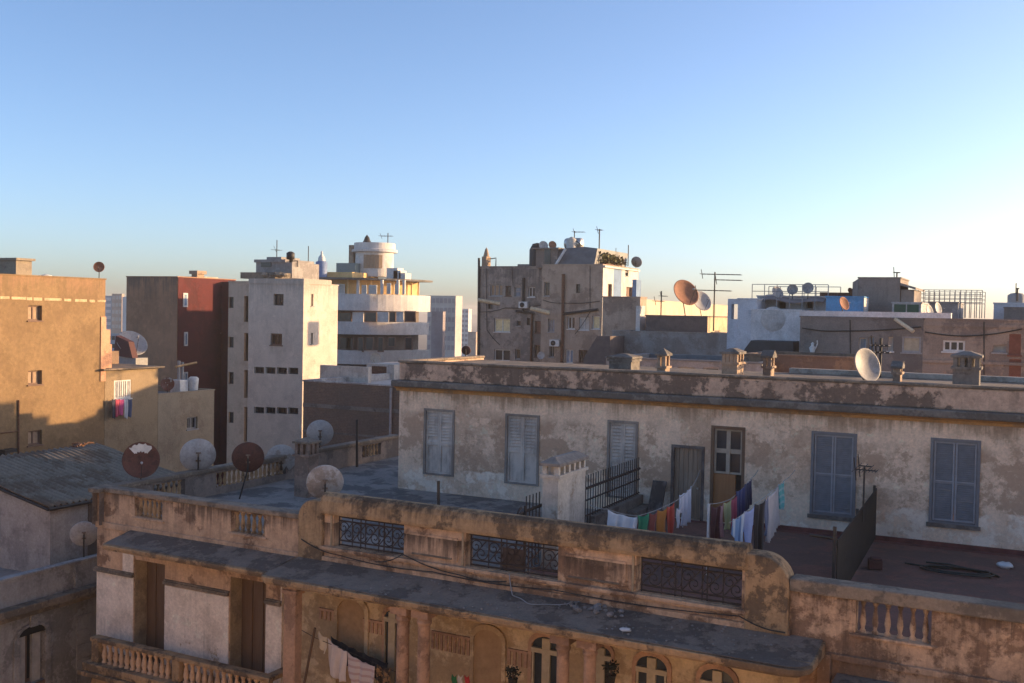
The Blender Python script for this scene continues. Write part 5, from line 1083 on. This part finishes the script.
# ================================================================ terrace: fence, railing, antenna, hose
t = thing('slatted_fence', 'dark slatted fence dividing the terrace in front of the last blue shutter', 'fence')
fx = lambda y: -3.36+(27.9-y)*.022
m = MB(); y = 20.9
while y < 27.85: m.box((fx(y)-.012, y, -5.55), (.024, 0, 0), (0, .062, 0), (0, 0, 1.27)); y += .115
part(t, 'slats', m, flat('fence_brown', (.022, .019, .016), .85, 0, .3, 5))
m = MB()
for z in (-5.4, -4.4): m.prism([V((fx(20.9)-.04, 20.9, z)), V((fx(20.9)-.013, 20.9, z)), V((fx(27.9)-.013, 27.9, z)), V((fx(27.9)-.04, 27.9, z))], (0, 0, .06))
part(t, 'fence_rail', m, M_dark)
for y, zt in ((20.86, -4.02), (24.4, -4.25), (27.88, -4.22)): m = MB(); m.cbox((fx(y)-.05, y, (zt-5.62)/2), .06, .06, zt+5.62); part(t, 'fence_post', m, M_dark)
m = MB(); m.tube([V((fx(20.86)-.05, 20.86, -4.25)), V((fx(20.86)-.5, 20.7, -4.2))], .03, 6); part(t, 'side_bracket', m, M_dark)
t = thing('iron_railing', 'black spiked iron railing with a curled front end beside the white chimney', 'railing')
m = MB(); y = 20.55; k = 0
while y < 27.9:
    m = MB(); zb = -5.62 if y < 24.3 else -5.05; zt = -4.12
    m.tube([V((-9.7, y, zb)), V((-9.7, y, zt-.1)), V((-9.7, y, zt+.12))], .014, 5); part(t, 'picket', m, M_grille); y += .17; k += 1
m = MB()
for z, r in ((-4.32, .035), (-4.62, .02), (-5.0, .02)): m.tube([V((-9.7, 20.5, z)), V((-9.7, 27.95, z))], r, 6)
part(t, 'handrail', m, M_grille)
m = MB(); m.tube([V((-9.7, 20.5-.24*math.sin(k)*(1-k/14)-.2, -4.45+.24*math.cos(k)*(1-k/14))) for k in [i*.35 for i in range(30)]], .025, 6); m.tube([V((-9.7, 20.5, -5.62)), V((-9.7, 20.5, -4.2))], .03, 6); m.tube([V((-9.7, 20.35, -4.3)), V((-9.7, 20.0, -5.2)), V((-9.7, 19.85, -5.5))], .02, 5); part(t, 'curled_end', m, M_grille)
m = MB(); a = atZ(865, 572, -5.6)
pts = []
c = atZ(958, 573, -5.605)
for i in range(60): k = i*.32; rr = .75-.004*i; pts.append(c+V((rr*math.cos(k)*1.1, rr*.5*math.sin(k), .02+.0015*i)))
pre = [atZ(x, y, -5.595) for x, y in ((905, 563), (925, 566), (945, 568), (965, 569))]
m.tube([p for p in pre]+[pts[0]+V((-.2, .3, 0))]+pts[:42], .022, 6); m.tube([atZ(x, y, -5.595) for x, y in ((926, 562), (948, 564), (970, 569), (985, 574), (990, 578))], .022, 6)
solo('garden_hose', 'dark coiled hose lying on the terrace floor at the right', 'hose', m, flat('hose_black', (.02, .025, .022), .5))
def blob(c, sx, sy, sz, seed, n=9, k=6):
    mb = MB(); rn = random.Random(seed); vs = []
    for i in range(k+1):
        th = PI*i/k
        for j in range(n): ph = 2*PI*j/n; q = .75+.5*rn.random(); vs.append(V(c)+V((sx*q*math.sin(th)*math.cos(ph), sy*q*math.sin(th)*math.sin(ph), sz*(q*.9)*math.cos(th)+sz*.8)))
    mb.add(vs, [(i*n+j, i*n+(j+1) % n, (i+1)*n+(j+1) % n, (i+1)*n+j) for i in range(k) for j in range(n)], True); return mb
M_bag = flat('plastic_bag_white', (.62, .60, .58), .4, 0, .1)
solo('plastic_bag', 'small white plastic bag on the terrace floor right of the hose', 'plastic bag', blob(atZ(1005, 568, -5.61), .17, .13, .08, 3), M_bag)
solo('plastic_bag', 'white plastic bag lying in the middle of the long canopy', 'plastic bag', blob(F.P(15.3, -5.91, 1.0), .10, .08, .04, 8), M_bag)
t = thing('wooden_block', 'dark red block at the foot of the slatted fence', 'block'); p = atZ(875, 568, -5.6); m = MB(); m.cbox((p.x, p.y, -5.5), .3, .3, .2, .2); m.cbox((p.x+.02, p.y, -5.38), .22, .25, .03, .3); part(t, 'body', m, flat('dark_red_wood', (.10, .035, .03)), bev=.02)
t = thing('leaning_board', 'dark board leaning on the wall left of the plank door', 'board'); m = MB(); m.prism([V((-9.25, 27.3, -5.615)), V((-8.86, 27.3, -5.615)), V((-8.86, 27.85, -4.62)), V((-9.25, 27.85, -4.62))], (0, -.06, .03)); part(t, 'board', m, wood('board_dark', (.045, .036, .032), (.03, .026, .024)))
solo('dark_red_cloth_heap', 'dark red cloth heap on the terrace floor behind the hanging orange cloths', 'cloth', blob(atZ(648, 516, -5.6), .55, .4, .13, 21), cloth('maroon_cloth', (.10, .02, .025)))
# rubble and wire on the canopy
GRB = 'stones scattered on the canopy'
rnd = random.Random(4)
M_stone = plaster('stone_pale', (.30, .27, .25), (.22, .2, .18), .5, 3)
spots = [(14.0+rnd.gauss(0.3, .45), rnd.uniform(.12, .55), rnd.uniform(.03, .09)) for _ in range(22)]+[(rnd.uniform(9.5, 18), rnd.uniform(.15, 1.3), rnd.uniform(.012, .03)) for _ in range(110)]
for i, (u, o, r) in enumerate(spots):
    m = MB(); z = -5.785-(.17)*o/1.42+.015; m.rock(F.P(u, z+r*.4, o), r, i); solo('rubble_stone', 'pale stone among the scattered rubble on the long canopy', 'stone', m, M_stone, GRB)
m = MB(); pts = []
for i in range(26):
    s = i/25; pts.append(F.P(12.35+s*1.6, -5.78-.12*(.1+.45*math.sin(s*PI))/1.0+.02+(.35*(1-s*8) if s < .12 else 0), .1+.45*math.sin(s*PI)+.05*math.sin(s*17)))
m.tube(pts, .011, 5); solo('loose_wire', 'pale loose wire curling over the canopy beside the rubble', 'wire', m, FR_GREY)
for i, pp in enumerate((((6.9, -5.35, .12), (8.0, -5.58, .14), (10.5, -5.62, .14), (13.4, -5.60, .14), (17.2, -5.55, .13), (18.05, -5.72, .13)), ((9.0, -5.6, .13), (9.7, -5.35, .1), (11.2, -5.6, .13), (12.3, -5.58, .13)))):
    m = MB(); pts = []
    for j in range(len(pp)-1):
        for k in range(6): s = k/6; q = [pp[j][n]*(1-s)+pp[j+1][n]*s for n in range(3)]; pts.append(F.P(q[0], q[1]-.06*math.sin(s*PI), q[2]))
    pts.append(F.P(*pp[-1])); m.tube(pts, .013, 5); solo('wall_cable', ('long dark cable sagging along the foot of the raised parapet', 'short dark cable looping between the first two grilles')[i], 'cable', m, M_dark)
# ================================================================ laundry
def garment(name, label, cat, a, b_, L, mat, shape='rect', sag=.03, fold=.035, nx=30, nz=16, seed=0, group='laundry hung out to dry on the terrace'):
    """cloth hanging from a to b_ (world points), L metres long"""
    rn = random.Random(seed+hash(label) % 97 if False else seed); a, b_ = V(a), V(b_); d = (b_-a); d0 = V((d.x, d.y, 0)).normalized(); nrm = V((-d0.y, d0.x, 0)); ph = rn.uniform(0, 6); Lw = d.length; fr = max(.8, Lw*rn.uniform(3.2, 4.6)); fold = min(fold, Lw*.09); rip = [rn.uniform(-.03, .03) for _ in range(4)]
    m = MB(); vs = []; cols = []
    for i in range(nx+1):
        u = i/nx
        if shape == 'shirt': bot = .42+.1*math.sin(u*9) if u < .2 or u > .8 else 1.0
        elif shape == 'trousers': bot = 1.0 if abs(u-.5) > .07 else .38
        elif shape == 'baby': bot = .55 if u < .22 else (1.0 if abs(u-.6) > .06 else .6)
        else: bot = 1.0+.05*math.sin(u*4+ph)+.02*math.sin(u*13+ph)
        for j in range(nz+1):
            v = j/nz*bot; k = fold*(.35+v)
            p = a.lerp(b_, u)+V((0, 0, -sag*math.sin(PI*u)-L*v))
            peg = abs(math.sin(u*PI*max(1, round(Lw/.3)))); p.z -= .025*peg*(1-v*.4)
            p += nrm*(k*math.sin(u*2*PI*fr+ph+v*1.3)+k*.45*math.sin(u*2*PI*fr*1.7+v*2.5+ph*2)+rip[0]*math.sin(v*5+u*3)*v)+d0*(.012*math.sin(v*7+ph)+(.5-u)*.10*v*d.length)
            vs.append(p)
    N = nz+1
    m.add(vs, [(i*N+j, i*N+j+1, (i+1)*N+j+1, (i+1)*N+j) for i in range(nx) for j in range(nz)], True)
    return solo(name, label, cat, m, mat, group, solid=.008)
def hang(name, label, cat, x0, y0, Y0, x1, y1, Y1, L, mat, **k): return garment(name, label, cat, atY(x0, y0, Y0), atY(x1, y1, Y1), L, mat, **k)
C = cloth
hang('sheet', 'white sheet at the left end of the terrace washing line', 'sheet', 607.5, 509.5, 21.0, 637.5, 517, 21.4, .75, C('c_white', (.66, .66, .68)), seed=1)
hang('towel', 'bright green cloth beside the white sheet on the terrace line', 'towel', 638, 515, 21.4, 649, 513, 21.6, .6, C('c_green', (.02, .22, .11)), seed=2)
hang('towel', 'dull red cloth between the green and the orange cloths', 'towel', 649.5, 513, 21.6, 657, 511, 21.8, .6, C('c_dred', (.22, .05, .04)), seed=3)
hang('towel', 'orange yellow cloth in the middle of the terrace line', 'towel', 657, 510, 21.8, 667, 507, 22.0, .72, C('c_orange', (.46, .17, .03)), seed=4)
hang('towel', 'red orange cloth at the right end of the orange cloths', 'towel', 667, 506.5, 22.0, 674.5, 502, 22.3, .78, C('c_red', (.42, .05, .03)), seed=5)
hang('baby_suit', 'small white baby suit hung high in front of the plank door', 'clothing', 679, 495, 22.6, 692, 486, 23.4, .75, C('c_babywhite', (.62, .63, .70)), shape='baby', seed=6)
hang('sock', 'narrow white cloth hanging below the baby suit', 'clothing', 676.5, 508, 22.4, 680.5, 507, 22.5, .42, C('c_white'  , (.66, .66, .68)), seed=7, nx=8)
m = MB(); p = atY(708.8, 504, 22.2); m.tube([V((p.x, p.y, -5.62)), V((p.x, p.y, p.z))], .03, 8); solo('line_post', 'thin white post holding the second washing line', 'post', m, FR_WHITE)
hang('towel', 'dark maroon cloth right of the thin white post', 'towel', 711.5, 506, 22.2, 720, 505, 22.5, .85, C('c_maroon', (.09, .025, .03)), seed=8)
hang('towel', 'pale pink cloth between maroon and yellow green cloths', 'towel', 720, 505, 22.5, 724, 503, 22.7, .72, C('c_pink', (.5, .26, .26)), seed=9, nx=10)
hang('towel', 'yellow green cloth on the second washing line', 'towel', 724, 502.5, 22.7, 731, 499.5, 23, .62, C('c_yg', (.45, .46, .22)), seed=10)
hang('towel', 'crimson pink cloth right of the yellow green cloth', 'towel', 731, 499, 23, 736.5, 496, 23.3, .8, C('c_crim', (.45, .07, .12)), seed=11, nx=12)
hang('trousers', 'navy blue trousers on the second washing line', 'trousers', 736.5, 491, 23.3, 745, 485, 23.9, .95, C('c_navy', (.03, .045, .15)), shape='trousers', seed=12)
hang('jacket', 'small dark navy garment hung highest on the second line', 'clothing', 745, 484, 23.9, 751.5, 478, 24.6, .6, C('c_navy2', (.018, .024, .07)), seed=13)
hang('shirt', 'light blue patterned shirt on the nearest washing line', 'shirt', 733, 519, 21.2, 744, 512, 21.6, .75, C('c_lblue', (.13, .24, .42), (.45, .52, .6), 60, 'x'), shape='shirt', seed=14)
hang('shirt', 'pale blue shirt left of the black garment', 'shirt', 744, 511, 21.6, 755, 506, 22.0, .85, C('c_pblue', (.28, .35, .58)), shape='shirt', seed=15)
hang('black_dress', 'long black garment hanging at the right end of the parapet', 'clothing', 754.5, 504, 22.0, 765, 500, 22.4, 1.25, C('c_black', (.012, .012, .016)), seed=16)
hang('trousers', 'slate blue trousers just right of the black garment', 'trousers', 765, 499, 22.4, 768.5, 497, 22.6, .8, C('c_slate', (.14, .16, .24)), seed=17, nx=10)
hang('sheet', 'pale grey sheet climbing to the right on the nearest line', 'sheet', 768.5, 497, 22.6, 778.5, 485, 24.6, .95, C('c_pgrey', (.50, .46, .45)), seed=18)
hang('towel', 'teal striped cloth at the far right end of the washing lines', 'towel', 778.5, 484, 24.6, 784.5, 480.5, 25.2, .6, C('c_teal', (.12, .42, .40), (.3, .5, .5), 40), seed=19, nx=12)
def line(label, pts, grp='washing lines'):
    ps = []
    for i in range(len(pts)-1):
        a, b_ = V(pts[i]), V(pts[i+1])
        for k in range(8): t = k/8; ps.append(a.lerp(b_, t)+V((0, 0, -.03*math.sin(PI*t))))
    ps.append(V(pts[-1])); m = MB(); m.tube(ps, .008, 4); solo('washing_line', label, 'washing line', m, FR_GREY, grp)
line('washing line carrying the white sheet and orange cloths', [atY(590, 505, 20.9), atY(607, 509, 21.0), atY(638, 516, 21.4), atY(675, 501.5, 22.3), atY(693, 485.5, 23.4), atY(700, 470, 27.9)])
line('washing line from the thin white post to the wall past the navy trousers', [atY(708.8, 504, 22.2), atY(731, 499, 23), atY(752, 477.5, 24.6), atY(758, 470, 27.9)])
line('washing line from the parapet pillar carrying the black garment', [atY(729, 523, 20.6), atY(754.5, 504, 22.0), atY(785, 480, 25.2), atY(795, 470, 27.9)])
# loggia laundry
G2 = 'laundry hung in the loggia'
def lg(name, label, cat, x0, y0, x1, y1, L, mat, off=.5, **k): garment(name, label, cat, F.hit(x0, y0, off), F.hit(x1, y1, off), L, mat, group=G2, **k)
lg('cloth', 'small beige cloth at the upper end of the loggia line', 'cloth', 319, 631, 327, 637, .36, C('c_beige', (.66, .56, .42)), seed=30, nx=10)
lg('sheet', 'white cloth hung between the beige cloth and striped shirt in the loggia', 'sheet', 327.5, 638, 347, 651, .72, C('c_offw', (.60, .52, .48)), seed=31)
lg('shirt', 'pale shirt with thin red stripes in the loggia', 'shirt', 347, 652, 375, 666, 1.0, C('c_stripe', (.52, .44, .41), (.42, .30, .28), 42), shape='shirt', seed=32)
lg('dark_cloth', 'dark cloth behind the white and striped laundry in the loggia', 'cloth', 331, 636, 388, 663, .45, C('c_charcoal', (.02, .02, .025)), off=.2, seed=33)
lg('scarf', 'spotted brown and black cloth at the lower end of the loggia line', 'scarf', 376, 663, 391, 668, .9, (lambda: (lambda m: m)(plaster('leopard', (.30, .16, .06), (.02, .015, .012), .75, 9, soft=.02, streak=0)))(), seed=34)
m = MB(); a, b_ = F.hit(296, 627, .5), F.hit(396, 672, .5); m.tube([a, a.lerp(b_, .2)+V((0, 0, -.05)), F.hit(347, 651, .5), b_], .008, 4); solo('washing_line', 'washing line strung between corner pier and column in the loggia', 'washing line', m, M_dark, G2)
pole('wooden prop leaning against the corner pier in the loggia', F.hit(303, 690, .6), F.hit(315, 628, .6), .03, M_shutbrown, 'prop', 'wooden_prop')
def potted(label, px, py, off, s):
    t = thing('potted_plant', label, 'plant'); c = F.hit(px, py, off); m = MB(); rn = random.Random(px)
    for i in range(90):
        d = V((rn.gauss(0, 1), rn.gauss(0, 1), rn.gauss(0, .8))).normalized()*s*rn.uniform(.3, 1); e = V((rn.uniform(-1, 1), rn.uniform(-1, 1), rn.uniform(-1, 1))).normalized()*s*.28; f = d.cross(e).normalized()*s*.14; p = c+d; m.quad(p-e, p-f, p+e, p+f)
    part(t, 'foliage', m, flat('dark_leaf', (.012, .017, .01), .8)); m = MB(); m.lathe(c+V((0, 0, -s*2.0)), (0, 0, 1), [(s*.4, 0), (s*.6, s*1.2), (s*.65, s*1.25)], 12); part(t, 'pot', m, M_dark)
    m = MB(); m.tube([c+V((0, 0, -s)), c], .02, 5); part(t, 'stem', m, M_rust)
potted('dark potted plant between two arches of the loggia', 513, 672, .5, .17); potted('dark potted plant right of the last column', 611, 668, .5, .17)
for i, (x, col) in enumerate(((454, ('c_flaggreen', (.02, .15, .05))), (460, ('c_flagwhite', (.5, .45, .4))), (467, ('c_flagred', (.40, .03, .03))))):
    lg('small_cloth', ('small green cloth', 'small whitish cloth', 'small red cloth')[i]+' hanging low in the loggia behind the columns', 'cloth', x-2, 674+i*.3, x+2.6, 674.3+i*.3, .3, C(*col), seed=40+i, nx=6)
# laundry under the barred window of the annex
wl = W((-45, 30), (-45, 60), side=(1, 0))
for i, (x0, x1, col) in enumerate(((112, 115.5, (.03, .03, .05)), (115.5, 119.5, (.45, .06, .10)), (119.5, 124, (.48, .07, .2)), (124, 128, (.5, .5, .52)), (128, 132, (.05, .07, .14)))):
    garment('hung_clothes', ('black', 'red', 'pink red', 'white', 'dark blue')[i]+' garment hung under the barred window of the yellow annex', 'clothing', wl.hit(x0, 398.8, .35), wl.hit(x1, 398.8, .35), 1.05-.1*(i % 3), C('c_ann%d' % i, col), seed=50+i, nx=8, group='laundry under the annex window')
finalize()
# ---------------------------------------------------------------- ground
g = MB(); g.aabb(-3000, 3000, -400, 6000, GROUND-1, GROUND); struct('ground', g, plaster('street_dust', (.16, .14, .12), (.10, .09, .08), .4, .05))
hz = MB(); hz.aabb(-1500, 900, -60, 1800, GROUND-2, 9.0); ho = _mesh('haze', hz, None); ho['kind'] = 'stuff'
hm = bpy.data.materials.new('haze_air'); hm.use_nodes = True; hn = hm.node_tree; hn.nodes.clear(); ov = hn.nodes.new('ShaderNodeOutputMaterial'); pv = hn.nodes.new('ShaderNodeVolumePrincipled')
pv.inputs['Color'].default_value = (.96, .91, .87, 1); pv.inputs['Density'].default_value = HAZE; pv.inputs['Anisotropy'].default_value = .1; hn.links.new(pv.outputs[0], ov.inputs['Volume']); ho.data.materials.append(hm)
# ---------------------------------------------------------------- camera, sky, sun
cd = bpy.data.cameras.new('camera'); cam = bpy.data.objects.new('camera', cd); COL.objects.link(cam)
cd.sensor_width = 36; cd.lens = FPX/1024*36; cd.clip_start = .1; cd.clip_end = 12000
cam.matrix_world = Matrix(((RT.x, UP.x, -FW.x, 0), (RT.y, UP.y, -FW.y, 0), (RT.z, UP.z, -FW.z, 0), (0, 0, 0, 1)))
scn.camera = cam
EL, AZ = math.radians(8.5), math.radians(40)      # sun height, and its bearing from +X towards +Y
S = V((math.cos(EL)*math.cos(AZ), math.cos(EL)*math.sin(AZ), math.sin(EL)))
w = bpy.data.worlds.new('World'); scn.world = w; w.use_nodes = True; nt = w.node_tree; nt.nodes.clear()
o = nt.nodes.new('ShaderNodeOutputWorld'); bg = nt.nodes.new('ShaderNodeBackground'); sk = nt.nodes.new('ShaderNodeTexSky')
sk.sky_type = 'NISHITA'; sk.sun_disc = False; sk.sun_elevation = EL; sk.sun_rotation = PI/2-AZ
sk.altitude = 20; sk.air_density = .65; sk.dust_density = 1.3; sk.ozone_density = 2.5
wb = nt.nodes.new('ShaderNodeMix'); wb.data_type = 'RGBA'; wb.blend_type = 'MULTIPLY'; wb.inputs[0].default_value = 1; wb.inputs[7].default_value = (1.035, .92, .89, 1)
nt.links.new(sk.outputs[0], wb.inputs[6]); nt.links.new(wb.outputs[2], bg.inputs[0]); nt.links.new(bg.outputs[0], o.inputs[0]); bg.inputs[1].default_value = SKY_S
ld = bpy.data.lights.new('sun', 'SUN'); lo = bpy.data.objects.new('sun', ld); COL.objects.link(lo)
ld.energy = SUN_E; ld.angle = math.radians(.5); ld.color = SUN_C
lo.rotation_euler = (-S).to_track_quat('-Z', 'Y').to_euler(); lo.location = (0, 0, 60)
vs = scn.view_settings; vs.view_transform = 'Standard'; vs.look = 'None'; vs.gamma = 1; vs.use_curve_mapping = False; vs.exposure = EXPO
scn.cycles.max_bounces = 8; scn.cycles.diffuse_bounces = 4; scn.cycles.caustics_reflective = False; scn.cycles.caustics_refractive = False
